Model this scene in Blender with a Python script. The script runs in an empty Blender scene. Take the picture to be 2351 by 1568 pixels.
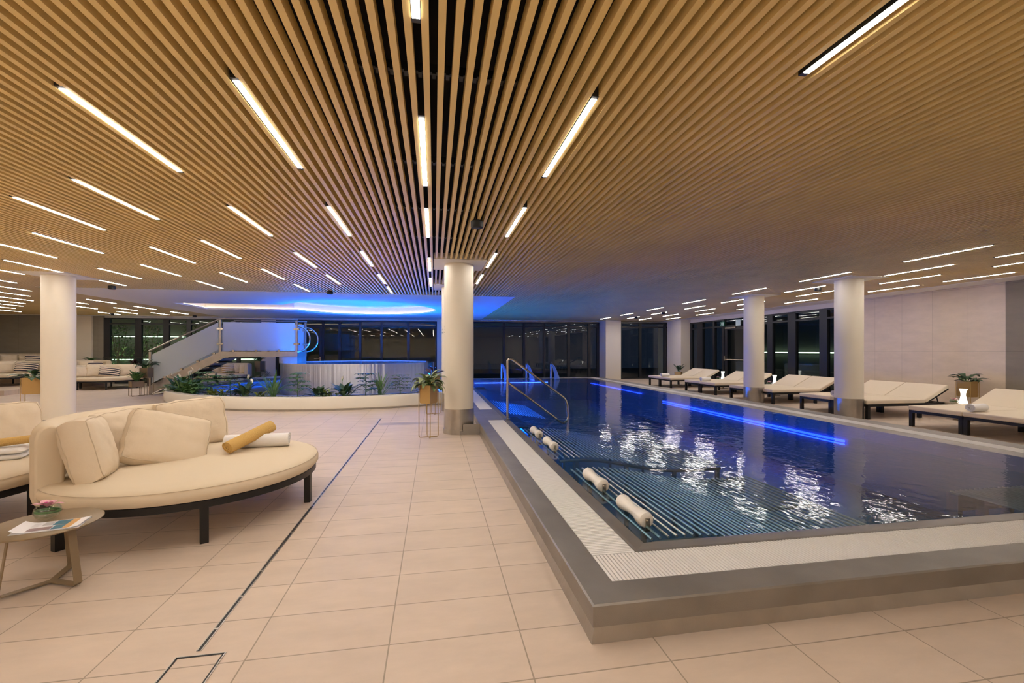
import bpy, bmesh, math, random
from mathutils import Vector, Matrix, noise
R = math.radians
rnd = random.Random(7)
C = bpy.context.scene.collection
CE = 2.88                       # underside of the slatted ceiling
# ------------------------------------------------------------------ materials
def nt(name):
    m = bpy.data.materials.new(name); m.use_nodes = True
    n = m.node_tree; n.nodes.clear()
    out = n.nodes.new('ShaderNodeOutputMaterial')
    return m, n, out
def pm(name, col, rough=.5, metal=0., spec=.5, bump=None, var=None, emis=None, coat=0):
    """principled; bump=(scale, strength, stretch vec); var=(scale, amount)"""
    m, n, out = nt(name)
    p = n.nodes.new('ShaderNodeBsdfPrincipled')
    p.inputs['Base Color'].default_value = (*col, 1)
    p.inputs['Roughness'].default_value = rough
    p.inputs['Metallic'].default_value = metal
    p.inputs['Specular IOR Level'].default_value = spec
    p.inputs['Coat Weight'].default_value = coat
    if emis:
        p.inputs['Emission Color'].default_value = (*emis[0], 1); p.inputs['Emission Strength'].default_value = emis[1]
    if bump or var:
        tc = n.nodes.new('ShaderNodeTexCoord')
    if bump:
        mp = n.nodes.new('ShaderNodeMapping'); n.links.new(tc.outputs['Object'], mp.inputs['Vector'])
        mp.inputs['Scale'].default_value = bump[2] if len(bump) > 2 else (1, 1, 1)
        t = n.nodes.new('ShaderNodeTexNoise'); t.inputs['Scale'].default_value = bump[0]; t.inputs['Detail'].default_value = 4
        n.links.new(mp.outputs[0], t.inputs['Vector'])
        b = n.nodes.new('ShaderNodeBump'); b.inputs['Strength'].default_value = bump[1]; b.inputs['Distance'].default_value = bump[3] if len(bump) > 3 else .01
        n.links.new(t.outputs['Fac'], b.inputs['Height']); n.links.new(b.outputs[0], p.inputs['Normal'])
    if var:
        t2 = n.nodes.new('ShaderNodeTexNoise'); t2.inputs['Scale'].default_value = var[0]; t2.inputs['Detail'].default_value = 5
        n.links.new(tc.outputs['Object'], t2.inputs['Vector'])
        r = n.nodes.new('ShaderNodeValToRGB')
        a = var[1]
        r.color_ramp.elements[0].position = .3; r.color_ramp.elements[1].position = .7
        r.color_ramp.elements[0].color = (*[c * (1 - a) for c in col], 1)
        r.color_ramp.elements[1].color = (*[min(1, c * (1 + a)) for c in col], 1)
        n.links.new(t2.outputs['Fac'], r.inputs['Fac']); n.links.new(r.outputs['Color'], p.inputs['Base Color'])
    n.links.new(p.outputs[0], out.inputs[0])
    return m
def emit(name, col, s):
    m, n, out = nt(name)
    e = n.nodes.new('ShaderNodeEmission'); e.inputs[0].default_value = (*col, 1); e.inputs[1].default_value = s
    n.links.new(e.outputs[0], out.inputs[0]); return m
def tiles(name, col, grout, bw, rh, ox, oy, mortar, rough, axes='xy', var=.05, spec=.5):
    m, n, out = nt(name)
    g = n.nodes.new('ShaderNodeNewGeometry'); sp = n.nodes.new('ShaderNodeSeparateXYZ'); cb = n.nodes.new('ShaderNodeCombineXYZ')
    n.links.new(g.outputs['Position'], sp.inputs[0])
    n.links.new(sp.outputs['xyz'.index(axes[0])], cb.inputs[0]); n.links.new(sp.outputs['xyz'.index(axes[1])], cb.inputs[1])
    mp = n.nodes.new('ShaderNodeMapping'); mp.inputs['Location'].default_value = (-ox, -oy, 0); n.links.new(cb.outputs[0], mp.inputs['Vector'])
    b = n.nodes.new('ShaderNodeTexBrick'); b.offset = 0; b.squash = 1
    b.inputs['Scale'].default_value = 1; b.inputs['Mortar Size'].default_value = mortar; b.inputs['Mortar Smooth'].default_value = .1
    b.inputs['Brick Width'].default_value = bw; b.inputs['Row Height'].default_value = rh; b.inputs['Bias'].default_value = 0
    b.inputs['Color1'].default_value = (*[c * (1 - var) for c in col], 1); b.inputs['Color2'].default_value = (*[c * (1 + var) for c in col], 1)
    b.inputs['Mortar'].default_value = (*grout, 1); n.links.new(mp.outputs[0], b.inputs['Vector'])
    t = n.nodes.new('ShaderNodeTexNoise'); t.inputs['Scale'].default_value = 2.2; t.inputs['Detail'].default_value = 8; t.inputs['Roughness'].default_value = .65
    mp2 = n.nodes.new('ShaderNodeMapping'); mp2.inputs['Scale'].default_value = (1, 2.5, 1); n.links.new(cb.outputs[0], mp2.inputs['Vector'])
    n.links.new(mp2.outputs[0], t.inputs['Vector'])
    r = n.nodes.new('ShaderNodeMapRange'); r.inputs[1].default_value = .3; r.inputs[2].default_value = .7; r.inputs[3].default_value = .9; r.inputs[4].default_value = 1.05
    n.links.new(t.outputs['Fac'], r.inputs[0])
    mx = n.nodes.new('ShaderNodeVectorMath'); mx.operation = 'SCALE'; n.links.new(b.outputs['Color'], mx.inputs[0]); n.links.new(r.outputs[0], mx.inputs['Scale'])
    p = n.nodes.new('ShaderNodeBsdfPrincipled'); p.inputs['Roughness'].default_value = rough; p.inputs['Specular IOR Level'].default_value = spec
    n.links.new(mx.outputs[0], p.inputs['Base Color'])
    bp = n.nodes.new('ShaderNodeBump'); bp.inputs['Strength'].default_value = .35; bp.inputs['Distance'].default_value = .003; bp.invert = True
    n.links.new(b.outputs['Fac'], bp.inputs['Height']); n.links.new(bp.outputs[0], p.inputs['Normal'])
    n.links.new(p.outputs[0], out.inputs[0]); return m
def glassy(name, tint, ior, rough=0., bump=None, solid=0., solidcol=(.8, .8, .8), trans_rough=None):
    """pane / water: see-through tint mixed with Fresnel reflection, optional milky share"""
    m, n, out = nt(name)
    tr = n.nodes.new('ShaderNodeBsdfTransparent'); tr.inputs[0].default_value = (*tint, 1)
    gl = n.nodes.new('ShaderNodeBsdfGlossy'); gl.inputs['Roughness'].default_value = rough
    fr = n.nodes.new('ShaderNodeLayerWeight'); fr.inputs['Blend'].default_value = .5      # Schlick reflectance from the facing angle
    pw = n.nodes.new('ShaderNodeMath'); pw.operation = 'POWER'; pw.inputs[1].default_value = 5; n.links.new(fr.outputs['Facing'], pw.inputs[0])
    f0 = ((ior - 1) / (ior + 1)) ** 2
    ma = n.nodes.new('ShaderNodeMath'); ma.operation = 'MULTIPLY_ADD'; ma.inputs[1].default_value = 1 - f0; ma.inputs[2].default_value = f0; n.links.new(pw.outputs[0], ma.inputs[0])
    mx = n.nodes.new('ShaderNodeMixShader')
    body = tr.outputs[0]
    if solid:
        df = n.nodes.new('ShaderNodeBsdfDiffuse'); df.inputs[0].default_value = (*solidcol, 1)
        tl = n.nodes.new('ShaderNodeBsdfTranslucent'); tl.inputs[0].default_value = (*solidcol, 1)
        m0 = n.nodes.new('ShaderNodeMixShader'); m0.inputs[0].default_value = .4; n.links.new(df.outputs[0], m0.inputs[1]); n.links.new(tl.outputs[0], m0.inputs[2])
        m1 = n.nodes.new('ShaderNodeMixShader'); m1.inputs[0].default_value = solid
        n.links.new(tr.outputs[0], m1.inputs[1]); n.links.new(m0.outputs[0], m1.inputs[2]); body = m1.outputs[0]
    if bump:
        g = n.nodes.new('ShaderNodeNewGeometry')
        hs = []
        for sc, w, st in bump:
            mp = n.nodes.new('ShaderNodeMapping'); mp.inputs['Scale'].default_value = st; n.links.new(g.outputs['Position'], mp.inputs['Vector'])
            t = n.nodes.new('ShaderNodeTexNoise'); t.inputs['Scale'].default_value = sc; t.inputs['Detail'].default_value = 2; t.inputs['Distortion'].default_value = .6
            n.links.new(mp.outputs[0], t.inputs['Vector'])
            mu = n.nodes.new('ShaderNodeMath'); mu.operation = 'MULTIPLY'; mu.inputs[1].default_value = w; n.links.new(t.outputs['Fac'], mu.inputs[0]); hs.append(mu)
        h = hs[0].outputs[0]
        for k in hs[1:]:
            ad = n.nodes.new('ShaderNodeMath'); n.links.new(h, ad.inputs[0]); n.links.new(k.outputs[0], ad.inputs[1]); h = ad.outputs[0]
        b = n.nodes.new('ShaderNodeBump'); b.inputs['Strength'].default_value = 1; b.inputs['Distance'].default_value = 1
        n.links.new(h, b.inputs['Height']); n.links.new(b.outputs[0], gl.inputs['Normal']); n.links.new(b.outputs[0], fr.inputs['Normal'])
    n.links.new(ma.outputs[0], mx.inputs[0]); n.links.new(body, mx.inputs[1]); n.links.new(gl.outputs[0], mx.inputs[2])
    n.links.new(mx.outputs[0], out.inputs[0]); return m
def stripes(name, c1, c2, freq):
    m, n, out = nt(name)
    tc = n.nodes.new('ShaderNodeTexCoord'); sp = n.nodes.new('ShaderNodeSeparateXYZ'); n.links.new(tc.outputs['Object'], sp.inputs[0])
    mu = n.nodes.new('ShaderNodeMath'); mu.operation = 'MULTIPLY'; mu.inputs[1].default_value = freq; n.links.new(sp.outputs[2], mu.inputs[0])
    fr = n.nodes.new('ShaderNodeMath'); fr.operation = 'FRACT'; n.links.new(mu.outputs[0], fr.inputs[0])
    gt = n.nodes.new('ShaderNodeMath'); gt.operation = 'GREATER_THAN'; gt.inputs[1].default_value = .5; n.links.new(fr.outputs[0], gt.inputs[0])
    mx = n.nodes.new('ShaderNodeMix'); mx.data_type = 'RGBA'; mx.inputs[6].default_value = (*c1, 1); mx.inputs[7].default_value = (*c2, 1)
    n.links.new(gt.outputs[0], mx.inputs[0])
    p = n.nodes.new('ShaderNodeBsdfPrincipled'); p.inputs['Roughness'].default_value = .9; n.links.new(mx.outputs[2], p.inputs['Base Color'])
    n.links.new(p.outputs[0], out.inputs[0]); return m

M = dict(
 floor=tiles('beige_floor_tile', (.62, .495, .395), (.34, .27, .20), .632, .334, .42, 2.184, .0035, .5, 'xy', .025, .35),
 wall_tile=tiles('stone_wall_tile', (.66, .54, .43), (.48, .40, .31), .72, 1.45, 7.53, -.07, .004, .6, 'yz', .03),
 dark_tile=tiles('dark_stone_tile', (.22, .185, .14), (.15, .125, .1), .72, 1.45, 7.53, -.07, .004, .6, 'yz', .03),
 grey_tile=tiles('grey_stone_tile', (.27, .235, .18), (.2, .17, .13), .72, 1.45, -15.4, -.07, .004, .6, 'xz', .03),
 plaster=pm('cream_plaster', (.74, .66, .54), .7),
 column=pm('column_paint', (.76, .69, .58), .45, spec=.4),
 white=pm('white_paint', (.82, .79, .75), .7),
 slat=pm('tan_slat', (.88, .66, .27), .42, spec=.45, var=(1.3, .06)),
 void=pm('black_void', (.006, .006, .008), .9),
 carrier=pm('carrier_steel', (.05, .05, .05), .4, .6),
 steel=pm('brushed_steel', (.44, .41, .37), .3, .95, bump=(60, .15, (1, 1, .05)), var=(4, .12)),
 coping=pm('coping_steel', (.30, .275, .25), .45, .7, bump=(220, .15), var=(2.5, .14)),
 drum=pm('drum_steel', (.62, .61, .60), .36, 1, bump=(7, 1., (1, 1, .01), .06)),
 basin=pm('basin_steel', (.15, .21, .22), .5, .2),
 bars=pm('satin_steel_bar', (.74, .69, .61), .33, .7),
 grate=pm('white_grate_plastic', (.80, .77, .75), .5),
 water=glassy('pool_water', (.50, .70, .82), 1.33, .025, [(2.2, .005, (1, 1, 1)), (9, .0028, (1, .8, 1))]),
 tubwater=glassy('tub_water', (.7, .88, .95), 1.33, .02, [(3, .01, (1, 1, 1))]),
 glass=glassy('window_glass', (.75, .80, .78), 1.52),
 clear=glassy('clear_glass', (.93, .96, .95), 1.45),
 acrylic=glassy('clear_acrylic', (.85, .92, .95), 1.45),
 frost=glassy('frosted_glass', (.88, .94, .96), 1.4, .1, None, .82, (.84, .88, .88)),
 frame=pm('black_frame', (.012, .013, .016), .4),
 black=pm('black_metal', (.014, .013, .013), .4, .3),
 fabric=pm('cream_fabric', (.70, .585, .43), .85, spec=.2, bump=(500, .12)),
 cushion=pm('cream_cushion', (.72, .60, .45), .9, spec=.2, bump=(14, .35)),
 seam=pm('seam_thread', (.55, .44, .31), .9),
 stripe=stripes('navy_striped_fabric', (.74, .60, .47), (.03, .03, .045), 12),
 ochre=stripes('ochre_striped_fabric', (.72, .60, .46), (.42, .25, .10), 12),
 lounge=pm('lounger_fabric', (.70, .59, .46), .85, spec=.2),
 taupe=pm('taupe_metal', (.26, .19, .115), .45, .35),
 gold=pm('gold_metal', (.50, .33, .13), .38, .6),
 soil=pm('potting_soil', (.03, .022, .015), .95),
 towel=pm('white_terry', (.82, .79, .77), .95, spec=.1, bump=(300, .4)),
 knit=pm('mustard_knit', (.62, .40, .14), .95, spec=.1, bump=(120, .5, (1, 1, 1))),
 leaf=pm('green_leaf', (.085, .19, .05), .45, var=(20, .4)),
 leafd=pm('dark_leaf', (.04, .09, .04), .4, var=(25, .5)),
 leafy=pm('yellow_green_leaf', (.22, .26, .05), .5, var=(30, .5)),
 leafr=pm('burgundy_leaf', (.06, .018, .022), .45, var=(25, .5)),
 leafv=pm('variegated_leaf', (.17, .22, .09), .45, var=(30, .7)),
 petal=pm('white_petal', (.85, .80, .70), .6),
 pink=pm('pink_petal', (.75, .40, .47), .6, var=(30, .3)), magenta=pm('magenta_lip', (.5, .02, .18), .5),
 gravel=pm('white_gravel', (.72, .70, .68), .9, bump=(90, 1.), var=(70, .3)),
 render=pm('planter_render', (.74, .68, .58), .6),
 roller=pm('white_roller', (.80, .75, .68), .45),
 chrome=pm('chrome', (.6, .55, .48), .2, 1),
 led=emit('led_diffuser', (1, .93, .85), 40),
 lamp=emit('lamp_glow', (1, .95, .84), 4),
 cove=emit('cove_led', (1, .80, .58), 4.2),
 blue=emit('blue_led', (.012, .04, 1), 9),
 bluefill=emit('added_blue_fill', (.003, .11, 1), 180),
 bluew=emit('blue_white_led', (.04, .10, 1), 16),
 moat=emit('moat_led', (.01, .11, 1), 40),
 tubled=emit('tub_led', (.008, .17, 1), 270),
 outled=emit('outdoor_led', (.8, 1, .75), 3),
 shrubfill=emit('added_shrub_fill', (1, 1, .7), 70),
 paper=pm('paper', (.82, .80, .82), .5), teal=pm('teal_print', (.03, .15, .22), .5), orange=pm('orange_print', (.65, .36, .12), .5),
 mauve=pm('mauve_print', (.28, .19, .20), .5), greyprint=pm('grey_print', (.5, .48, .5), .5),
 ink=pm('dark_ink', (.03, .028, .03), .6), green=pm('sign_green', (.0, .12, .05), .5), signw=pm('sign_white', (.6, .75, .65), .5),
 rubber=pm('black_rubber', (.01, .01, .01), .6), wet=pm('wet_film', (.40, .32, .25), .4),
 bark=pm('bark', (.08, .05, .03), .9), outfab=pm('grey_outdoor_fabric', (.30, .30, .27), .9),
 outground=pm('outdoor_paving', (.10, .10, .09), .8), outwall=pm('outdoor_wall', (.16, .17, .14), .9),
 jet=glassy('jet_water', (.7, .85, .95), 1.33, .1, None, .45, (.55, .70, .85)),
)
n = M['drum'].node_tree; pd = next(q for q in n.nodes if q.type == 'BSDF_PRINCIPLED'); tg = n.nodes.new('ShaderNodeTangent')
tg.direction_type = 'RADIAL'; tg.axis = 'Z'; n.links.new(tg.outputs[0], pd.inputs['Tangent']); pd.inputs['Anisotropic'].default_value = .85; pd.inputs['Anisotropic Rotation'].default_value = .25
# ------------------------------------------------------------------ mesh helpers
class MB:
    def __init__(s): s.v = []; s.f = []
    def add(s, vs, fs):
        o = len(s.v); s.v += [tuple(p) for p in vs]; s.f += [tuple(i + o for i in f) for f in fs]; return s
    def box(s, x0, x1, y0, y1, z0, z1):
        return s.add([(x0,y0,z0),(x1,y0,z0),(x1,y1,z0),(x0,y1,z0),(x0,y0,z1),(x1,y0,z1),(x1,y1,z1),(x0,y1,z1)],
                     [(3,2,1,0),(4,5,6,7),(0,1,5,4),(1,2,6,5),(2,3,7,6),(3,0,4,7)])
    def bar(s, a, b, w, h):
        a, b = Vector(a), Vector(b); d = (b - a).normalized()
        up = Vector((0, 0, 1)) if abs(d.z) < .95 else Vector((0, 1, 0))
        x = d.cross(up).normalized() * w / 2; z = x.cross(d).normalized() * h / 2
        vs = [p + sx * x + sz * z for p in (a, b) for sx, sz in ((-1,-1),(1,-1),(1,1),(-1,1))]
        return s.add(vs, [(0,1,2,3),(7,6,5,4),(0,4,5,1),(1,5,6,2),(2,6,7,3),(3,7,4,0)])
    def tube(s, pts, r, n=8, closed=False, caps=True):
        pts = [Vector(p) for p in pts]; k = len(pts); rings = []
        rr = r if isinstance(r, (list, tuple)) else [r] * k
        prev = None
        for i, p in enumerate(pts):
            a = pts[(i - 1) % k] if (closed or i) else p; b = pts[(i + 1) % k] if (closed or i < k - 1) else p
            d = (b - a).normalized()
            if prev is None:
                x = d.orthogonal().normalized()
            else:
                x = (prev - d * prev.dot(d)).normalized()
            prev = x; y = d.cross(x)
            rings.append([p + (x * math.cos(2*math.pi*j/n) + y * math.sin(2*math.pi*j/n)) * rr[i] for j in range(n)])
        vs = [q for g in rings for q in g]; fs = []
        for i in range(k if closed else k - 1):
            for j in range(n):
                a, b = i * n, ((i + 1) % k) * n
                fs.append((a + j, a + (j+1) % n, b + (j+1) % n, b + j))
        if caps and not closed:
            fs.append(tuple(range(n))[::-1]); fs.append(tuple((k-1)*n + j for j in range(n)))
        return s.add(vs, fs)
    def lathe(s, prof, n=48, c=(0,0), a0=0, a1=360, cap=False):
        full = abs(a1 - a0) >= 359.9; m = n if full else n + 1; k = len(prof)
        vs = []
        for i in range(m):
            a = R(a0 + (a1 - a0) * i / n)
            vs += [(c[0] + r * math.cos(a), c[1] + r * math.sin(a), z) for r, z in prof]
        fs = []
        for i in range(n):
            a, b = i * k, ((i + 1) % m) * k
            for j in range(k - 1):
                fs.append((a + j, b + j, b + j + 1, a + j + 1))
        if cap and not full:
            fs.append(tuple(range(k))); fs.append(tuple((m-1)*k + j for j in range(k))[::-1])
        return s.add(vs, fs)
    def prism(s, poly, z0, z1):
        k = len(poly)
        vs = [(x, y, z0) for x, y in poly] + [(x, y, z1) for x, y in poly]
        return s.add(vs, [tuple(range(k))[::-1], tuple(range(k, 2*k))] + [(i, (i+1) % k, k + (i+1) % k, k + i) for i in range(k)])
    def sheet(s, poly, y0, y1):     # polygon in x,z extruded along y
        k = len(poly)
        vs = [(x, y0, z) for x, z in poly] + [(x, y1, z) for x, z in poly]
        return s.add(vs, [tuple(range(k)), tuple(range(k, 2*k))[::-1]] + [(i, k + i, k + (i+1) % k, (i+1) % k) for i in range(k)])
    def grid(s, fn, nu, nv):
        vs = [fn(i / nu, j / nv) for i in range(nu + 1) for j in range(nv + 1)]
        return s.add(vs, [(i*(nv+1)+j, (i+1)*(nv+1)+j, (i+1)*(nv+1)+j+1, i*(nv+1)+j+1) for i in range(nu) for j in range(nv)])
    def build(s, name, mat, parent=None, smooth=False, bevel=0, fix=True, loc=None, subsurf=0):
        me = bpy.data.meshes.new(name); me.from_pydata(s.v, [], s.f); me.validate()
        if fix:
            b = bmesh.new(); b.from_mesh(me); bmesh.ops.recalc_face_normals(b, faces=b.faces); b.to_mesh(me); b.free()
        me.materials.append(M[mat] if isinstance(mat, str) else mat)
        if smooth:
            for p in me.polygons: p.use_smooth = True
            me.set_sharp_from_angle(angle=R(40))
        o = bpy.data.objects.new(name, me); C.objects.link(o)
        if parent: o.parent = parent
        if loc: o.location = loc
        if bevel:
            md = o.modifiers.new('bevel', 'BEVEL'); md.width = bevel; md.segments = 2; md.limit_method = 'ANGLE'
        if subsurf:
            md = o.modifiers.new('sub', 'SUBSURF'); md.levels = md.render_levels = subsurf
        return o
def tag(o, label, cat, group=None, kind=None):
    if label: o['label'] = label
    if cat: o['category'] = cat
    if group: o['group'] = group
    if kind: o['kind'] = kind
    return o
def struct(o): o['kind'] = 'structure'; return o
def thing(name, label, cat, loc=(0,0,0), rz=0, group=None):
    o = bpy.data.objects.new(name, None); C.objects.link(o); o.empty_display_size = .1
    o.location = loc; o.rotation_euler = (0, 0, rz); return tag(o, label, cat, group)
def kids(o): return [c for c in bpy.data.objects if c.parent == o]
def copy_tree(o, loc, rz, label, parent=None):
    c = o.copy(); C.objects.link(c)
    if parent is None:
        c.location = loc; c.rotation_euler = (0, 0, rz); c['label'] = label
    else: c.parent = parent
    for k in kids(o): copy_tree(k, None, None, None, c)
    return c
def arc(cx, cy, r, a0, a1, n): return [(cx + r * math.cos(R(a0 + (a1-a0)*i/n)), cy + r * math.sin(R(a0 + (a1-a0)*i/n))) for i in range(n + 1)]
ORD = ['nearest', 'second', 'third', 'fourth', 'fifth', 'sixth', 'seventh', 'eighth', 'ninth', 'tenth']
XL, XR, YB, YF = -18., 12.05, -4.5, 21.5

# ------------------------------------------------------------------ setting
PX0, PX1, PY0, PY1 = .75, 7.55, 2.03, 19.6       # pool outer
IX0, IX1, IY0, IY1 = 1.33, 6.72, 2.68, 18.95     # water edge
f = MB()
for x0, x1, y0, y1 in ((XL, PX0, YB, YF), (PX1, XR, YB, YF), (PX0, PX1, YB, PY0), (PX0, PX1, PY1, YF)):
    f.add([(x0,y0,0),(x1,y0,0),(x1,y1,0),(x0,y1,0)], [(0,1,2,3)])
struct(f.build('floor', 'floor', fix=False))
struct(MB().box(XL, XR + .1, YB, YF + .1, 3.3, 3.35).build('ceiling', 'void'))
ceil = bpy.data.objects['ceiling']
# slats
WX0, WX1, WY0 = -9.1, 2.2, 12.03                  # white soffit
cols = [(.42, 7.69), (.42, 10.47), (-7.28, 10.15), (8.52, 7.92), (8.57, 10.78)]
s = MB(); p = 1 / 13; x = -.08 + p / 2
xs = []
while x < 11.36: xs.append(x); x += p
x = -.08 - p / 2
while x > XL: xs.append(x); x -= p
for x in xs:
    cut = []
    if WX0 - .01 < x < WX1 + .01: cut.append((WY0, 30))
    for cx, cy in cols:
        if abs(x - cx) < .44: cut.append((cy - .47, cy + .47))
    cut.sort(); y = YB
    for a, b in cut + [(YF - .12, 99)]:
        if a > y: s.box(x - .0172, x + .0172, y, min(a, YF - .12), CE, CE + .075)
        y = max(y, b)
s.build('slat_field', 'slat', ceil, fix=False)
s = MB()
for y in [-1.6, -.2, 1.2, 2.55, 3.75, 4.95, 6.2, 8.6, 9.8, 11.2]:
    s.box(XL, 11.3, y - .015, y + .015, CE + .085, CE + .13)
    for x in [q for q in xs if -4 < q < 4]:
        s.box(x + .03, x + .05, y - .025, y + .025, CE + .07, CE + .12)
s.build('carrier_rail', 'carrier', ceil, fix=False)
# soffit with cove recess
RC, RR = (-2.52, 16.55), 2.58
TX0, TY0, TY1 = -7.95, 15.3, 17.45
def hole(dr, n=64):
    a_ = math.asin((TY1 - RC[1]) / RR); b_ = math.asin((TY0 - RC[1]) / RR)
    pts = arc(*RC, RR + dr, 180 - math.degrees(a_), -180 - math.degrees(b_), n)   # clockwise over the right side
    return pts + [(TX0 - dr, TY0 - dr), (TX0 - dr, TY1 + dr)]
bm = bmesh.new()
def loop(pts, z):
    vs = [bm.verts.new((x, y, z)) for x, y in pts]; return [bm.edges.new((vs[i], vs[(i+1) % len(vs)])) for i in range(len(vs))]
es = loop([(WX0, WY0), (WX1, WY0), (WX1, YF), (WX0, YF)], CE - .005) + loop(hole(0), CE - .005)
bmesh.ops.triangle_fill(bm, edges=es, use_beauty=True)
me = bpy.data.meshes.new('soffit'); bm.to_mesh(me); bm.free(); me.materials.append(M['white'])
so = bpy.data.objects.new('soffit', me); C.objects.link(so); so.parent = ceil
s = MB()
h0, h1 = hole(0), hole(.16); k = len(h0)
s.add([(x, y, CE - .005) for x, y in h0] + [(x, y, CE + .05) for x, y in h0], [(i, (i+1) % k, k + (i+1) % k, k + i) for i in range(k)])       # lip
s.add([(x, y, CE + .05) for x, y in h0] + [(x, y, CE + .05) for x, y in h1], [(i, (i+1) % k, k + (i+1) % k, k + i) for i in range(k)])         # ledge
s.add([(x, y, CE + .05) for x, y in h1] + [(x, y, CE + .3) for x, y in h1], [(i, (i+1) % k, k + (i+1) % k, k + i) for i in range(k)])          # recess wall
s.add([(x, y, CE + .3) for x, y in h1], [tuple(range(k))])
s.add([(WX0,WY0,CE-.005),(WX1,WY0,CE-.005),(WX1,YF,CE-.005),(WX0,YF,CE-.005),(WX0,WY0,CE+.09),(WX1,WY0,CE+.09),(WX1,YF,CE+.09),(WX0,YF,CE+.09)], [(0,1,5,4),(1,2,6,5),(3,0,4,7)])
s.build('cove_recess', 'white', ceil, fix=False)
s = MB(); h2 = hole(.1)
s.tube([(x, y, CE + .066) for x, y in h2], .012, 6, closed=True).build('cove_light', 'cove', ceil)
# edge strip along right and far wall
MB().box(11.35, XR, YB, YF, CE - .01, CE + .1).build('edge_strip', 'white', ceil)
s = MB(); s.box(WX1, 11.35, YF - .25, YF, CE - .02, CE + .1); s.box(XL, WX0, YF - .25, YF, CE - .02, CE + .1)
s.build('edge_strip', 'white', ceil)
# walls
struct(MB().box(XL - .1, XL, YB, YF, 0, 3.3).build('wall_left', 'plaster'))
struct(MB().box(XL, XR + .1, YB - .1, YB, 0, 3.3).build('wall_back', 'plaster'))
s = MB().box(XR, XR + .12, 7.53, 11.45, 0, 3.3); w = struct(s.build('wall_right', 'wall_tile'))
MB().box(XR - .03, XR + .1, YB, 7.53, 0, 3.3).build('dark_panel', 'dark_tile', w)
MB().box(XR, XR + .12, 11.45, YF, 2.72, 3.3).build('header', 'plaster', w)
s = MB().box(XL, -14.7, YF, YF + .12, 0, 3.3); w = struct(s.build('wall_far', 'grey_tile'))
s = MB(); s.box(-14.7, -14.15, YF - .12, YF + .1, 0, 3.3); s.box(-7.58, -7.0, YF - .1, YF + .1, 0, 3.3); s.box(.13, 1.75, YF - .25, YF + .1, 0, 3.3)
s.box(8.2, 8.98, 20.45, YF + .1, 0, 3.3); s.box(11.55, XR + .1, 19.42, YF + .1, 0, 3.3)
s.build('pilaster', 'plaster', w)
s = MB(); s.box(-14.15, -13.75, YF - .05, YF + .1, 0, 3.3); s.build('pilaster', 'grey_tile', w)
s = MB(); s.box(-14.15, XR, YF + .02, YF + .1, 2.79, 3.3); s.build('header', 'white', w)
# windows : name, axis, panes
def window(n, spans, tz, axis, pos, z1=2.79, mull=.09, lower=None):
    """spans: list of mullion centre positions; axis 'x' (wall along x at y=pos) or 'y' (wall along y at x=pos)"""
    def bx(m, a, b, d0, d1, z0, zz):
        if axis == 'x': m.box(a, b, pos + d0, pos + d1, z0, zz)
        else: m.box(pos + d0, pos + d1, a, b, z0, zz)
    fr = MB(); lo, hi = min(q[0] for q in spans), max(q[0] for q in spans)
    for q, wd in spans: bx(fr, q - wd/2, q + wd/2, -.05, .07, 0, z1)
    for z in (0.03, tz, z1 - .03): bx(fr, lo, hi, -.045, .065, z - .03, z + .03)
    o = struct(fr.build('window_%d' % n, 'frame'))
    ps = sorted(spans)
    for (a, wa), (b, wb) in zip(ps, ps[1:]):
        m = MB(); bx(m, a + wa/2, b - wb/2, .005, .025, .06, tz - .03); bx(m, a + wa/2, b - wb/2, .005, .025, tz + .03, z1 - .06)
        m.build('pane', 'glass', o)
    return o
window(1, [(-13.64, .23), (-12.46, .24), (-11.4, .22), (-10.52, .17), (-9.5, .14), (-8.55, .14), (-7.62, .1)], 2.55, 'x', YF)
window(2, [(-6.95, .1), (-5.85, .12), (-5.0, .1), (-4.28, .11), (-3.38, .11), (-2.42, .1), (-1.2, .12), (.1, .08)], 2.55, 'x', YF)
window(3, [(1.8, .12), (3.34, .1), (4.33, .1), (5.35, .1), (6.6, .14), (7.67, .12), (8.17, .2)], 2.57, 'x', YF - .15)
window(4, [(9.06, .14), (10.12, .12), (11.46, .12), (11.6, .1)], 2.57, 'x', 20.75)
window(5, [(19.35, .14), (18.62, .4), (17.6, .12), (16.95, .14)], 2.42, 'y', XR + .02, 2.72)
window(6, [(15.35, .14), (14.3, .26), (13.3, .34), (12.05, .28), (11.5, .12)], 2.42, 'y', XR + .02, 2.72)
d = struct(MB().box(XR - .03, XR + .09, 15.42, 16.88, 2.39, 2.45).build('door_1', 'frame'))
s = MB(); s.box(XR - .02, XR + .06, 15.45, 15.58, .02, 2.38); s.box(XR - .02, XR + .06, 16.7, 16.85, .02, 2.38); s.box(XR - .02, XR + .06, 15.5, 16.8, .02, .16); s.box(XR - .02, XR + .06, 15.5, 16.8, 2.26, 2.38)
s.build('leaf', 'frame', d); MB().box(XR + .01, XR + .03, 15.58, 16.7, .16, 2.26).build('pane', 'glass', d)
s = MB(); s.tube([(XR - .09, 15.5, 1.03), (XR - .09, 16.75, 1.03)], .018, 8); s.box(XR - .11, XR - .02, 16.72, 16.8, .98, 1.18); s.build('panic_bar', 'chrome', d)
MB().box(XR - .09, XR - .02, 16.1, 16.75, 2.3, 2.37).build('door_closer', 'chrome', d)
MB().box(XR + .02, XR + .1, 15.35, 16.95, 2.45, 2.72).build('pane', 'glass', d)
d = struct(MB().box(-5.75, -5.1, YF - .06, YF - .02, 2.4, 2.5).build('door_2', 'frame'))
s = MB(); s.box(-5.78, -5.68, YF - .07, YF - .01, 0, 2.5); s.box(-5.16, -5.05, YF - .07, YF - .01, 0, 2.5); s.build('leaf', 'frame', d)
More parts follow.
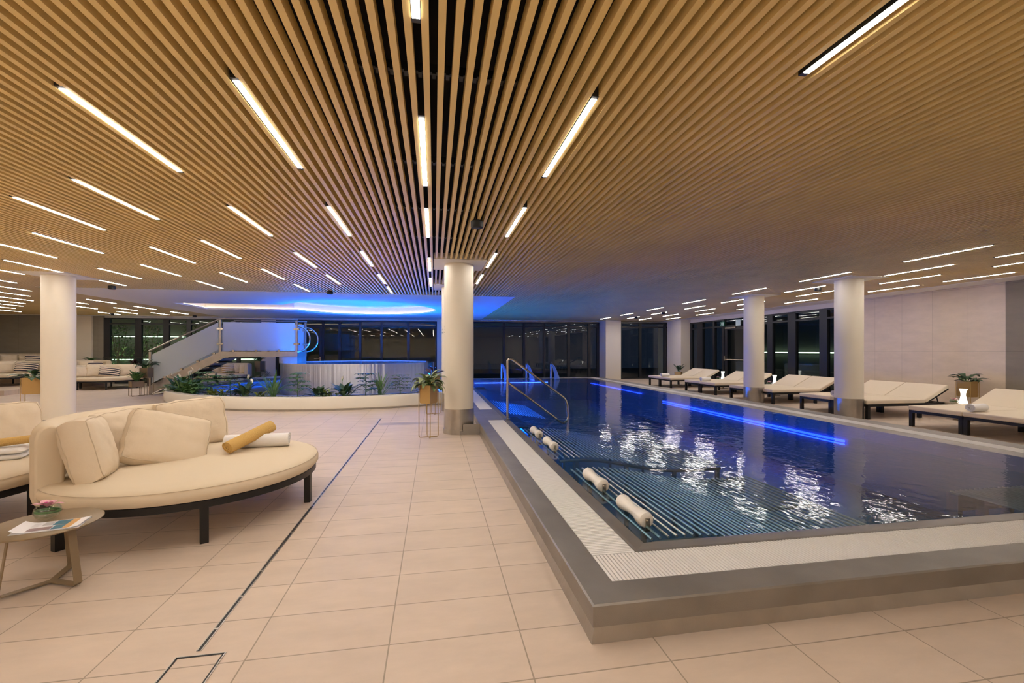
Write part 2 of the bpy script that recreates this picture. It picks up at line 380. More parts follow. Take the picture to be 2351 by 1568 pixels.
s = MB(); s.box(-5.36, -5.1, YF - .13, YF - .1, 1.03, 1.06); s.box(-5.14, -5.08, YF - .1, YF - .06, .9, 1.12); s.build('door_handle', 'chrome', d)
# outdoors
struct(MB().box(-24, 22, YF + .12, 34, -.06, -.02).build('outdoor_ground', 'outground'))
struct(MB().box(XR + .14, 26, YB, YF + .12, -.06, -.02).build('outdoor_ground', 'outground'))
struct(MB().box(-20, 2, 27, 27.2, 0, 3.2).build('outdoor_wall', 'outwall'))
struct(MB().box(18.5, 18.7, 8, 26, 0, 3.2).build('outdoor_wall', 'outwall'))

# ------------------------------------------------------------------ columns
def col_name(i): return ['round cream column in the middle beside the pool handrail', 'round cream column standing directly behind the middle column',
    'round cream column at left behind the big daybed', 'round cream column at right nearest the camera, by loungers', 'round cream column at right, the farther one by loungers'][i]
for i, (cx, cy) in enumerate(cols):
    t = thing('column', col_name(i), 'column', (cx, cy, 0), 0, 'round columns')
    r = .25; bh = .415 if i not in (2,) else .075
    MB().lathe([(r, bh), (r, CE)], 48).build('shaft', 'column', t, True)
    MB().lathe([(r + .004, .0), (r + .004, bh), (r - .01, bh + .003)], 48).build('base_sleeve', 'steel', t, True)
    MB().box(-.43, .43, -.475, .475, CE - .012, CE + .09).build('cap_plate', 'white', t)
    if i == 0:
        s = MB().lathe([(r + .004, .075), (r + .02, .075), (r + .02, 0)], 48); s.build('base_ring', 'steel', t, True)
        s = MB(); s.box(.0, .33, -.29, -.2, 0, .06); s.box(.05, .33, -.285, -.275, .06, .175); s.box(.32, .33, -.28, .0, .06, .175); s.build('base_flange', 'coping', t)
# lettering on the two middle columns (only its edge shows)
def lettering(parent, txt, ang, z, size, r=.2535):
    cu = bpy.data.curves.new('lettering', 'FONT'); cu.body = txt; cu.size = size; cu.extrude = .0005
    o = bpy.data.objects.new('lettering', cu); C.objects.link(o)
    me = bpy.data.meshes.new_from_object(o.evaluated_get(bpy.context.evaluated_depsgraph_get())); bpy.data.objects.remove(o)
    for v in me.vertices:
        a = R(ang) + v.co.x / r
        v.co = Vector(((r + v.co.z) * math.cos(a), (r + v.co.z) * math.sin(a), z + v.co.y))
    me.materials.append(M['ink']); q = bpy.data.objects.new('lettering', me); C.objects.link(q); q.parent = parent
cc = [o for o in bpy.data.objects if o.name.startswith('column')]
c1 = next(o for o in cc if abs(o.location.y - 7.69) < .01); c2 = next(o for o in cc if abs(o.location.y - 10.47) < .01)
lettering(c2, 'URE', 195, 1.80, .05); lettering(c2, 'd', 198, 1.87, .05)
for k, (z, tx) in enumerate(((1.805, 'e'), (1.78, 'a'), (1.755, 'r'), (1.705, 'no'), (1.675, 's'))): lettering(c1, tx, 187.5, z, .03)

# ------------------------------------------------------------------ ceiling lights
rows = {-.08: [1.43, 3.47, 5.3, 7.8, 9.78], .925: [3.08, 5.1, 7.28, 9.22], -1.07: [3.25, 5.41, 7.49, 9.55, 11.2], 1.95: [1.47],
 -2.07: [3.5, 5.59, 7.76, 9.78], -3.07: [5.03, 7.19, 9.31, 11.2], -3.99: [5.64, 7.73, 9.85], -4.96: [7.13, 9.22, 11.01], -5.94: [7.64, 9.73],
 -6.92: [9.18, 10.88], -7.85: [9.54], -9.0: [10.85], -9.85: [12.32, 15.3, 17.34, 19.45], -10.82: [13.56, 15.62, 17.96, 20.0], -11.75: [14.87, 17.42, 19.6],
 -12.68: [15.82, 20.1], -13.5: [16.79], -14.46: [17.73], -15.5: [19.3],
 7.72: [5.58, 7.73, 9.9, 12.29, 14.68, 17.03, 19.3], 8.78: [5.03, 6.8, 9.34, 11.86, 13.9, 16.36, 18.67], 9.73: [5.66, 7.7, 10.0, 12.38, 14.77, 17.17, 19.43], 10.79: [7.22, 8.9, 11.6, 13.85, 16.38, 18.8]}
rowname = {-.08: 'ending left of the middle column', .925: 'over the left pool edge', -1.07: 'one row left of the middle column', 1.95: 'over the near pool corner',
 -2.07: 'two rows left of the middle column', -3.07: 'three rows left of the middle column', -3.99: 'four rows left of the middle column', -4.96: 'five rows left of the middle column',
 -5.94: 'six rows left of the middle column', -6.92: 'just right of the left column', -7.85: 'just left of the left column', -9.0: 'two rows left of the left column', -9.85: 'beside the white soffit at left',
 -10.82: 'second out from the left soffit edge', -11.75: 'third out from the left soffit edge', -12.68: 'fourth out from the left soffit edge', -13.5: 'fifth out from the white soffit', -14.46: 'sixth out from the white soffit', -15.5: 'seventh out from the white soffit',
 7.72: 'along the right pool edge', 8.78: 'over the lounger feet', 9.73: 'over the lounger middles', 10.79: 'nearest the right wall'}
hl = MB()          # fixtures behind the camera position and beyond the frame
for x in (-8.9, -7.85, -6.92, -5.94, -4.96, -3.99, -3.07, -2.07, -1.07, -.08, .925, 1.95, 7.72, 8.78, 9.73, 10.79):
    for k in range(2): y = -3.2 + 2.1 * k + (.7 if int(round(x)) % 2 else 0); hl.box(x - .0175, x + .0175, y - .59, y + .59, CE - .003, CE + .03)
for x in (8.78, 9.73, 10.79): hl.box(x - .0175, x + .0175, 2.5, 3.68, CE - .003, CE + .03)
for x in (-8.9, -9.9, -10.9, -11.9, -12.9, -13.9, -14.9):
    for k in range(4): y = 1.5 + 2.1 * k + (.7 if int(round(x)) % 2 else 0); hl.box(x - .0175, x + .0175, y - .59, y + .59, CE - .003, CE + .03)
hl.build('linear_fixtures', 'led', ceil)
lp = None
for x, ys in rows.items():
    for k, y in enumerate(ys):
        lab = 'linear ceiling light, %s in the row %s' % (ORD[k], rowname[x]) if len(ys) > 1 else 'the only linear ceiling light in the row %s' % rowname[x]
        if lp is None:
            lp = thing('ceiling_light', lab, 'ceiling light', (x, y, 0), 0, 'linear ceiling lights')
            h = MB(); h.box(-.0205, -.0178, -.6, .6, CE - .001, CE + .085); h.box(.0178, .0205, -.6, .6, CE - .001, CE + .085); h.box(-.02, .02, -.6, .6, CE + .06, CE + .085)
            h.box(-.0205, .0205, -.62, -.59, CE - .001, CE + .085); h.box(-.0205, .0205, .59, .62, CE - .001, CE + .085)
            h.build('housing', 'carrier', lp); MB().box(-.0175, .0175, -.59, .59, CE - .003, CE + .03).build('diffuser', 'led', lp)
        else: copy_tree(lp, (x, y, 0), 0, lab)
spk = [(.48, 5.05, 'black ceiling speaker in front of the middle column'), (-7.24, 11.55, 'black ceiling speaker right of the left column'), (-2.55, 11.63, 'black ceiling speaker at the white soffit edge above the tub'),
       (8.83, 9.0, 'black ceiling speaker beside the nearer right column'), (8.67, 15.8, 'black ceiling speaker, second farthest at right over the loungers'), (8.64, 18.1, 'black ceiling speaker farthest away at right'),
       (-12.6, 20.1, 'black ceiling speaker at far left over the back sofas'), (-9.88, 20.6, 'black ceiling speaker above the staircase foot')]
q = None
for x, y, lab in spk:
    if q is None:
        q = thing('ceiling_speaker', lab, 'speaker', (x, y, 0), 0, 'ceiling speakers')
        MB().lathe([(.0, CE - .085), (.055, CE - .085), (.068, CE - .08), (.072, CE - .07), (.072, CE - .015), (.06, CE - .005), (0, CE - .005)], 32).build('body', 'rubber', q, True)
        MB().lathe([(.0, CE - .088), (.02, CE - .088), (.03, CE - .0855)], 24).build('cone', 'carrier', q, True)
        MB().tube([(0, 0, CE - .01), (0, 0, CE + .15)], .012, 8).build('stem', 'rubber', q)
    else: copy_tree(q, (x, y, 0), 0, lab)

# ------------------------------------------------------------------ swimming pool
pool = thing('swimming_pool', 'long raised steel swimming pool with blue lit water', 'pool', (0, 0, 0))
ZC = .178
def ring(m, a, b, za, zb):          # band between two rectangles
    (x0, x1, y0, y1), (X0, X1, Y0, Y1) = a, b
    m.add([(x0,y0,za),(x1,y0,za),(x1,y1,za),(x0,y1,za),(X0,Y0,zb),(X1,Y0,zb),(X1,Y1,zb),(X0,Y1,zb)], [(0,1,5,4),(1,2,6,5),(2,3,7,6),(3,0,4,7)])
def inset(a, d): return (a[0] + d, a[1] - d, a[2] + d, a[3] - d)
O = (PX0, PX1, PY0, PY1); W = (IX0, IX1, IY0, IY1)
G0 = (.925, 7.22, 2.225, 19.42); G1 = (1.205, 6.93, 2.53, 19.12)
s = MB(); ring(s, inset(O, .008), inset(O, .008), .0, .075); ring(s, inset(O, -.012), inset(O, .008), .0, .072)
s.build('skirting', 'steel', pool, fix=False)
s = MB(); ring(s, O, O, .072, ZC - .008); ring(s, O, inset(O, .008), ZC - .008, ZC); ring(s, inset(O, .008), G0, ZC, ZC); ring(s, G0, G0, ZC, ZC - .05)
ring(s, G0, G1, ZC - .05, ZC - .05); ring(s, G1, G1, ZC - .05, ZC); ring(s, G1, inset(G1, .018), ZC, ZC + .001); ring(s, inset(G1, .018), W, ZC, ZC - .018)
ring(s, W, W, ZC - .018, -.02)
s.build('coping', 'coping', pool, fix=False)
s = MB(); s.box(.92, 1.21, 7.75, 9.2, ZC - .04, ZC - .001); s.box(.93, 1.2, 7.78, 9.15, ZC - .001, ZC + .001); s.build('step_plate', 'coping', pool)
s = MB(); ring(s, W, W, -.02, -.78); x0, x1, y0, y1 = W; s.add([(x0,y0,-.78),(x1,y0,-.78),(x1,y1,-.78),(x0,y1,-.78)], [(0,1,2,3)])
s.build('basin', 'basin', pool, fix=False)
s = MB(); P_ = .0225
def gb(xa, xb, ya, yb): s.box(xa, xb, ya, yb, ZC - .03, ZC - .001)
x = G0[0] + .012
while x < G0[1]: gb(x - .0078, x + .0078, G0[2] + .006, G1[2] - .003); x += P_
y = G1[2] + .012
while y < G0[3] - .01:
    if not (7.74 < y < 9.21): gb(G0[0] + .004, G1[0] - .003, y - .0078, y + .0078)
    gb(G1[1] + .003, G0[1] - .004, y - .0078, y + .0078); y += P_
x = G1[0]
while x < G1[1]: gb(x - .0078, x + .0078, G1[3] + .003, G0[3] - .004); x += P_
s.build('overflow_grate', 'grate', pool, fix=False)
s = MB(); s.add([(x0,y0,.163),(x1,y0,.163),(x1,y1,.163),(x0,y1,.163)], [(0,1,2,3)]); s.build('water', 'water', pool, fix=False)
# underwater LED strips, then an added blue fill on the left wall
s = MB(); s.box(6.66, 6.70, 6.3, 12.2, -.115, -.085); s.box(6.66, 6.70, 6.3, 12.2, -.16, -.145); s.box(6.66, 6.7, 13.6, 18.4, -.02, .0); s.build('underwater_light', 'blue', pool)
s = MB(); s.box(1.7, 4.9, 18.88, 18.92, .0, .03); s.build('underwater_light', 'bluew', pool)
s = MB()
for y in (9.6, 11.6, 13.6, 15.6, 17.4): s.box(IX0 + .01, IX0 + .03, y, y + 1.4, -.42, -.38)
s.build('underwater_light', 'bluefill', pool)  # unseen emitters added to brighten the water blue
# steps into the pool
s = MB()
for k in range(4): s.box(1.36 + k * .31, 1.36 + (k + 1) * .31, 7.85, 9.1, .03 - k * .14 - .03, .03 - k * .14)
for k in range(4):
    for y in (7.9, 9.05): s.box(1.4 + k * .31, 1.44 + k * .31, y - .02, y + .02, -.78, .0 - k * .14)
s.build('pool_steps', 'steel', pool)
# underwater recliners
def prof(t):    # x,z of the reclining surface
    return (1.42 + 2.05 * t, .15 - .17 * t - .07 * math.sin(math.pi * t) * t + .05 * math.sin(2 * math.pi * t) * (1 - t))
def recliner(y0, y1, head=True):
    s = MB(); n = 34
    for i in range(n + 1):
        xx, zz = prof(i / n); s.tube([(xx, y0, zz), (xx, y1, zz)], .0095, 6)
    s.build('recliner_bars', 'bars', pool, True)
    s = MB()
    for y in (y0, y1, (y0 + y1) / 2):
        s.tube([(*prof(i / 20)[:1], y, prof(i / 20)[1] - .03) for i in range(21)], .018, 6)
    for t in (.1, .4, .7, .98):
        for y in (y0, y1):
            xx, zz = prof(t); s.box(xx - .02, xx + .02, y - .02, y + .02, -.78, zz - .03)
    s.build('recliner_frame', 'coping', pool, True)
recliner(2.74, 4.5); recliner(4.95, 6.95); 
s = MB()
for i in range(14): s.tube([(1.5 + i * .07, 9.5, .06 - i * .012), (1.5 + i * .07, 11.9, .06 - i * .012)], .011, 6)
s.build('bench_bars', 'bars', pool, True)
s = MB()
for i in range(17): s.tube([(5.55 + i * .065, 2.75, -.13), (5.55 + i * .065, 3.95, -.13)], .011, 6)
s.build('bench_bars', 'bars', pool, True)
s = MB(); s.box(5.52, 6.65, 3.93, 3.97, -.35, -.145)
for xx in (5.55, 5.9, 6.25, 6.6): s.box(xx - .03, xx + .03, 3.86, 3.94, -.78, -.15)
s.build('bench_frame', 'coping', pool)
MB().box(1.34, 1.66, 14.2, 15.0, -.3, .155).build('pool_box', 'coping', pool)
# neck rollers
rl = None
for y, lab in ((3.1, 'white neck roller on the pool recliner, nearest the camera'), (3.9, 'white neck roller on the pool recliner, second from the camera'),
               (5.5, 'white neck roller on the pool recliner, third from the camera'), (6.3, 'white neck roller on the pool recliner, nearest the handrail')):
    if rl is None:
        rl = thing('neck_roller', lab, 'neck roller', (1.46, y, .215), 0, 'neck rollers on the underwater recliners')
        s = MB(); pr = [(-.215, .0), (-.215, .038), (-.205, .052), (-.18, .058), (-.13, .054), (-.06, .041), (0, .037), (.06, .041), (.13, .054), (.18, .058), (.205, .052), (.215, .038), (.215, 0)]
        n = 24; vs = [(r_ * math.cos(2*math.pi*j/n), yy, r_ * math.sin(2*math.pi*j/n)) for yy, r_ in pr for j in range(n)]
        s.add(vs, [(i*n+j, i*n+(j+1) % n, (i+1)*n+(j+1) % n, (i+1)*n+j) for i in range(len(pr) - 1) for j in range(n)]); s.build('roller', 'roller', rl, True)
        for sg in (-1, 1):
            b = MB(); b.box(-.016, .016, sg * .222 - .006, sg * .222 + .006, -.07, .02); b.tube([(0, sg * .215, 0), (0, sg * .24, 0)], .012, 10); b.build('bracket', 'chrome', rl, True)
    else: copy_tree(rl, (1.46, y, .215), 0, lab)
# handrail
t = thing('handrail', 'bent steel handrail leading down into the pool', 'handrail', (1.29, 7.84, ZC))
def fillet(pts, r, n=6):
    out = [Vector(pts[0])]
    for a, b, c in zip(pts, pts[1:], pts[2:]):
        a, b, c = Vector(a), Vector(b), Vector(c); u = (a - b).normalized(); w = (c - b).normalized(); d_ = min(r, (a-b).length*.45, (c-b).length*.45)
        p0, p1 = b + u * d_, b + w * d_
        for i in range(n + 1):
            k = i / n; out.append((1-k)**2 * p0 + 2*k*(1-k) * b + k*k * p1)
    out.append(Vector(pts[-1])); return out
MB().tube(fillet([(0, 0, 0), (0, 0, 1.06), (.08, 0, 1.07), (1.1, 0, .32), (1.13, 0, -.02), (1.06, 0, -.1), (1.0, 0, -.1)], .12), .0215, 12).build('top_rail', 'chrome', t, True)
MB().tube([(0, 0, .66), (.9, 0, -.02), (1.0, 0, -.1)], .02, 12).build('lower_rail', 'chrome', t, True)
MB().lathe([(.06, 0), (.06, .008), (.03, .015), (.0, .015)], 24).build('base_flange', 'chrome', t, True)
# swan neck spouts
sp = None
for x, lab in ((2.87, 'leftmost steel water spout pouring at the far pool end'), (3.97, 'middle steel water spout pouring at the far pool end'), (5.08, 'rightmost steel water spout pouring at the far pool end')):
    if sp is None:
        sp = thing('water_spout', lab, 'water spout', (x, 19.02, ZC), 0, 'water spouts at the far pool end')
        MB().tube(fillet([(0, 0, 0), (0, 0, .66), (0, -.12, .62)], .1), .05, 12).build('pipe', 'steel', sp, True)
        MB().tube([(0, -.1, .62), (.06, -.25, .5), (.12, -.36, .25), (.16, -.42, -.01)], [.045, .06, .085, .12], 12).build('water_jet', 'jet', sp, True)
    else: copy_tree(sp, (x, 19.02, ZC), 0, lab)

# ------------------------------------------------------------------ raised tub, ring planter, staircase
TC = (-2.55, 16.4); TR = 2.54
tub = thing('whirlpool_tub', 'round raised brushed steel whirlpool tub lit blue inside', 'tub', (*TC, 0))
MB().lathe([(TR, .03), (TR, .975), (TR - .01, 1.0), (TR - .06, 1.0), (TR - .07, .98), (TR - .07, .1)], 128, (0, 0), 25, 338).build('drum', 'drum', tub, True)
MB().lathe([(TR, .03), (TR, 1.0), (TR - .03, 1.0), (TR - .03, .03)], 40, (0, 0), -22, 25).build('glass_panel', 'acrylic', tub, True)
MB().lathe([(TR - .07, .1), (0, .1)], 64).build('tub_floor', 'basin', tub, True)
MB().lathe([(TR - .032, .985), (0, .985)], 64).build('water', 'tubwater', tub, fix=False)
s = MB(); s.tube([(x, y, .45) for x, y in arc(0, 0, TR - .13, 0, 350, 60)], .02, 6, True); s.build('tub_light', 'tubled', tub)
RP, RI = 5.5, 4.85
A0, A1 = -56.5, -244
pl = thing('ring_planter', 'low curved cream planter wall around the raised tub', 'planter', (*TC, 0))
MB().lathe([(RP - .005, .045), (RP, .05), (RP, .30), (RP - .015, .32), (RP - .17, .32), (RP - .185, .30), (RP - .185, .2)], 110, (0, 0), A0, A1, ).build('wall', 'render', pl, True)
MB().lathe([(RP - .03, 0), (RP - .03, .05)], 110, (0, 0), A0, A1).build('plinth', 'steel', pl, True)
s = MB(); n = 220
def gv(i, j):
    a = R(A0 + (A1 - A0) * i); r_ = RP - .18 - (RP - .18 - RI) * j
    x_, y_ = r_ * math.cos(a), r_ * math.sin(a)
    return (x_, y_, .275 + .012 * noise.noise(Vector((x_ * 9, y_ * 9, 0))) + .006 * noise.noise(Vector((x_ * 35, y_ * 35, 0))))
s.grid(gv, 500, 14); tag(s.build('gravel', 'gravel', pl, False, fix=False), None, None, None, 'stuff')
MB().lathe([(RI, .275), (RI, .295), (RI - .16, .295), (RI - .16, .2), (RI - .15, .2), (RI - .15, .275), (RI, .275), (RI, .02)], 110, (0, 0), A0, A1).build('inner_kerb', 'coping', pl, True)
MB().lathe([(RI, .02), (TR, .02)], 110, (0, 0), A0, A1).build('moat_floor', 'basin', pl, True)
s = MB(); s.tube([(x, y, .25) for x, y in arc(0, 0, RI - .08, A0, A1, 80)], .014, 6); s.build('moat_light', 'moat', pl)
# staircase
st = thing('staircase', 'steel staircase with frosted glass balustrades climbing to the tub', 'staircase', (0, 0, 0))
SY0, SY1 = 16.05, 17.1
xa, xb, xc = -9.0, -6.93, -4.58
for y in (SY0, SY1):
    MB().sheet([(xa, 0), (xa, .27), (xb, 1.37), (xc, 1.37), (xc, 1.19), (xb + .18, 1.19)], y - .02, y + .02).build('stringer', 'steel', st)
s = MB()
for k in range(7): s.box(xa + .25 + k * .29, xa + .56 + k * .29, SY0 + .02, SY1 - .02, .17 + k * .165, .2 + k * .165)
s.build('treads', 'steel', st)
MB().box(xb, xc, SY0, SY1, 1.3, 1.345).build('landing', 'steel', st)
s = MB(); s.add([(xa+.12, SY0+.02, .03), (xa+.12, SY1-.02, .03), (xb+.2, SY1-.02, 1.2), (xb+.2, SY0+.02, 1.2)], [(0,1,2,3)]); s.add([(xb+.2, SY1-.02, 1.2), (xb+.2, SY0+.02, 1.2), (xc, SY0+.02, 1.2), (xc, SY1-.02, 1.2)], [(0,1,2,3)]); s.build('soffit_sheet', 'steel', st)
s = MB(); s.box(xc - .55, xc + .02, SY0 - .02, SY1 + .02, .98, 1.2); s.box(xc - .04, xc + .012, SY0 + .02, SY1 - .02, 1.2, 1.36); s.build('bridge_box', 'coping', st)
for y in (SY0, SY1):
    g = MB(); g.sheet([(xa + .08, .36), (xa + .08, 1.28), (xb - .06, 2.33), (xb - .06, 1.43)], y - .008, y + .008); g.build('glass_panel', 'frost', st)
    g = MB(); g.sheet([(xb + .08, 1.4), (xb + .08, 2.34), (xc - .06, 2.34), (xc - .06, 1.4)], y - .008, y + .008); g.build('glass_panel', 'frost', st)
    for px, z0, z1 in ((xa + .02, 0, 1.36), (xb, 1.2, 2.42), (xc, 1.2, 2.42)):
        q = MB().box(px - .03, px + .03, y - .03, y + .03, z0, z1).build('post', 'steel', st)
        if z0:
            c = MB()
            for z in (1.62, 2.12): c.box(px - .09, px + .09, y - .05, y + .02, z - .03, z + .03)
            c.build('glass_clamp', 'chrome', q)
    MB().tube([(xa - .02, y, 1.39), (xb, y, 2.45), (xc + .04, y, 2.45)], .024, 8).build('handrail', 'steel', st, True)
    c = MB()
    for k in range(4): xx = xa + .45 + k * .48; c.box(xx - .035, xx + .035, y - .045, y + .03, .27 + (xx - xa) * .531, .33 + (xx - xa) * .531)
    for k in range(3): xx = xb + .4 + k * .7; c.box(xx - .03, xx + .03, y - .045, y + .03, 1.36, 1.42)
    c.build('glass_clamp', 'chrome', st)
    MB().tube([(xc + .42 * math.sin(R(a)), y, 1.79 + .43 * math.cos(R(a))) for a in range(0, 181, 10)], .022, 8).build('grab_loop', 'chrome', st, True)

# ------------------------------------------------------------------ plants
def leaf(m, base, yaw, ln, wd, rise, droop, n=5, fold=.25, shape=1.):
    base = Vector(base); c, s_ = math.cos(yaw), math.sin(yaw); pts = []
    h = base.copy(); ang = rise
    side = Vector((-s_, c, 0))
    vs = []
    for i in range(n + 1):
        t = i / n; w_ = wd * math.sin(math.pi * min(1, (t * .94 + .06)) ** shape) * .5
        up = Vector((-c * math.sin(ang), -s_ * math.sin(ang), math.cos(ang)))
        vs += [h - side * w_ + up * w_ * fold, h, h + side * w_ + up * w_ * fold]
        d_ = Vector((c * math.cos(ang), s_ * math.cos(ang), math.sin(ang))); h = h + d_ * ln / n; ang -= droop / n
    m.add(vs, [(3*i+k, 3*i+k+1, 3*i+k+4, 3*i+k+3) for i in range(n) for k in (0, 1)])
def bush(parent, mat, n, ln, wd, seed, rise=(20, 80), droop=(30, 90), spread=.05, z=0, name='foliage', stemr=.006, smat='leaf', shape=1.):
    r_ = random.Random(seed); m = MB(); st_ = MB()
    for i in range(n):
        yaw = r_.uniform(0, 6.283); l = ln * r_.uniform(.7, 1.15); a = R(r_.uniform(*rise)); b0 = Vector((r_.uniform(-spread, spread), r_.uniform(-spread, spread), z))
        sl = l * r_.uniform(.25, .5); d_ = Vector((math.cos(yaw) * math.cos(a), math.sin(yaw) * math.cos(a), math.sin(a)))
        b1 = b0 + d_ * sl; st_.tube([b0, b1], stemr * .6, 5, caps=False)
        leaf(m, b1, yaw, l, wd * r_.uniform(.8, 1.2), a, R(r_.uniform(*droop)), shape=shape)
    m.build(name, mat, parent, True, fix=False); st_.build('stems', smat, parent, fix=False)
def schefflera(parent, mat, h, seed, tiers=5):
    r_ = random.Random(seed); m = MB(); st_ = MB(); st_.tube([(0, 0, 0), (.01, 0, h * .6), (0, .01, h * .92)], .007, 6)
    for t in range(tiers):
        for k in range(4):
            z = h * (.25 + .7 * t / max(1, tiers - 1)); yaw = r_.uniform(0, 6.283); L = h * (.42 - .22 * t / tiers) * r_.uniform(.8, 1.1)
            e = Vector((math.cos(yaw) * L, math.sin(yaw) * L, z + L * .3)); st_.tube([(0, 0, z - .02), e], .003, 4, caps=False)
            for j in range(7): leaf(m, e, yaw + j * .9, h * .27, h * .11, R(5), R(50), 3, .2)
    m.build('foliage', mat, parent, True, fix=False); st_.build('stem', 'leaf', parent, fix=False)
def spathe(parent, h, n, seed):
    r_ = random.Random(seed); m = MB(); st_ = MB()
    for i in range(n):
        x, y = r_.uniform(-.12, .12), r_.uniform(-.1, .1); hh = h * r_.uniform(.85, 1.15)
        st_.tube([(x * .3, y * .3, 0), (x, y, hh)], .003, 5); leaf(m, (x, y, hh), r_.uniform(0, 6.28), .11, .05, R(75), R(20), 5, .6); st_.tube([(x, y, hh), (x + .01, y, hh + .05)], .006, 6)
    m.build('flower', 'petal', parent, True, fix=False); st_.build('flower_stem', 'leaf', parent, fix=False)
def wspot(u):   # angle on the ring in degrees -> world position
    a = R(u); return (TC[0] + (RP - .4) * math.cos(a), TC[1] + (RP - .4) * math.sin(a), .27)
PG = 'plants in the ring planter'
front = [  # angle, kind, label
 (-152, 'dense', 'bushy green plant at the left end of the ring planter'), (-148, 'dense2', 'tall leafy green plant in the left clump of the ring planter'), (-143.5, 'lily', 'peace lily with cream flowers in the left planter clump'),
 (-139, 'dense', 'bushy green plant right of the left planter clump'), (-134.5, 'lily2', 'peace lily with tall white flowers, left of the blue moat'),
 (-127, 'sch', 'umbrella plant right of the tall white peace lily'), (-122.5, 'yel', 'low yellow-green plant between two umbrella plants'), (-117.5, 'schv', 'yellow-tipped umbrella plant in front of the blue moat'),
 (-112.5, 'lily', 'peace lily with white flower in front of the blue moat'), (-108, 'yel', 'low yellow-green plant left of the spiky plant'), (-104, 'spike', 'spiky green plant at the left edge of the steel drum'),
 (-97.5, 'sch', 'tall umbrella plant before the left side of the drum'), (-92, 'low', 'low dark fern before the middle of the drum'), (-89, 'yel2', 'low bright green fern before the middle of the drum'),
 (-85.5, 'lily3', 'peace lily with one white flower before the bright drum'), (-80, 'sch2', 'dark umbrella plant before the bright blue drum reflection'), (-76, 'spike', 'spiky grass plant before the right half of the drum'),
 (-70.5, 'schv', 'yellow-tipped umbrella plant at the right of the drum'), (-63, 'low', 'low dark plant behind the gold planter stand'),
 (-172, 'dense', 'dark plant beneath the staircase, leftmost of the back row'), (-179, 'sch2', 'dark plant beneath the staircase, second of the back row'), (-190, 'lily', 'flowering peace lily beneath the staircase landing'),
 (-198, 'sch', 'umbrella plant in front of the sofa behind the stairs'), (-207, 'low', 'low plant right of the umbrella plant behind the stairs'), (-215, 'sch2', 'rightmost dark plant of the row behind the stairs'), (-164, 'dense2', 'green plant between left clump and staircase')]
for i, (a, kd, lab) in enumerate(front):
    t = thing('planter_plant', lab, 'plant', wspot(a), i * 1.3, PG)
    t.scale = (1.3, 1.3, 1.25) if -160 < a else (.85, .85, .8)
    if kd.startswith('dense'): bush(t, 'leaf', 80, .22 if kd == 'dense' else .28, .085, i, (15, 85), (20, 90), .14); 
    elif kd.startswith('lily'):
        bush(t, 'leafd' if kd != 'lily2' else 'leaf', 34, .26, .085, i, (25, 75), (30, 80), .05); spathe(t, .3 if kd != 'lily2' else .42, {'lily': 2, 'lily2': 5, 'lily3': 1}[kd], i)
    elif kd == 'sch': schefflera(t, 'leaf', .46, i)
    elif kd == 'sch2': schefflera(t, 'leafd', .44, i)
    elif kd == 'schv': schefflera(t, 'leafv', .40, i)
    elif kd.startswith('yel'): bush(t, 'leafy', 44, .17, .045, i, (10, 60), (20, 70), .1)
    elif kd == 'spike': bush(t, 'leaf', 34, .34, .03, i, (45, 85), (10, 50), .03)
    else: bush(t, 'leafd', 34, .22, .07, i, (20, 70), (20, 80), .06)

# planters on wire stands
def planter(name, label, loc, rz, half, z0, z1, plant, seed, mat='gold'):
    t = thing(name, label, 'planter', loc, rz, 'planters on wire stands')
    sd = half * .93; pot = MB()
    for q in range(4):
        a = R(q * 90 + 45); n_ = Vector((math.cos(a), math.sin(a), 0)); tt = Vector((-n_.y, n_.x, 0)); e = sd * .707
        rr = .035; prof_ = [(-e, z1), (-e, z0 + rr), (-e + rr * .3, z0 + rr * .3), (-e + rr, z0), (e - rr, z0), (e - rr * .3, z0 + rr * .3), (e, z0 + rr), (e, z1)]
        vs = [n_ * e + tt * k + Vector((0, 0, z)) for k, z in prof_] + [n_ * (e - .006) + tt * k + Vector((0, 0, z)) for k, z in prof_]
        m_ = len(prof_); pot.add(vs, [tuple(range(m_)), tuple(range(m_, 2*m_))[::-1]] + [(i, (i+1) % m_, m_ + (i+1) % m_, m_ + i) for i in range(m_)])
    e = sd * .98
    pot.prism([(e, 0), (0, e), (-e, 0), (0, -e)], z0 + .004, z0 + .01)
    pot.build('pot', mat, t)
    MB().prism([(e, 0), (0, e), (-e, 0), (0, -e)], z1 - .04, z1 - .03).build('soil', 'soil', t)
    for ax in (0, 1):
        pts = [(-half, 0, z1), (-half, 0, .008), (half, 0, .008), (half, 0, z1)] if not ax else [(0, -half, z1), (0, -half, .008), (0, half, .008), (0, half, z1)]
        MB().tube(fillet(pts, .03), .0065, 6).build('wire_frame', mat, t, True)
    pt = bpy.data.objects.new('plant', None); C.objects.link(pt); pt.parent = t; pt.location = (0, 0, z1 - .03)
    r_ = random.Random(seed)
    m = MB(); s_ = MB()
    n, ln, wd, rise, droop, mt, shp = plant
    for i in range(n):
        yaw = r_.uniform(0, 6.283); l = ln * r_.uniform(.75, 1.15); a = R(r_.uniform(*rise)); sl = l * r_.uniform(.3, .7)
        b0 = Vector((r_.uniform(-.04, .04), r_.uniform(-.04, .04), 0)); b1 = b0 + Vector((math.cos(yaw) * math.cos(a), math.sin(yaw) * math.cos(a), math.sin(a))) * sl
        s_.tube([b0, b1], .004, 5, caps=False); leaf(m, b1, yaw, l, wd * r_.uniform(.8, 1.2), a * .8, R(r_.uniform(*droop)), 6, .3, shp)
    m.build('foliage', mt, pt, True, fix=False); s_.build('stems', 'leaf', pt, fix=False)
    return t
calathea = (26, .2, .09, (15, 75), (40, 100), 'leafv', .9)
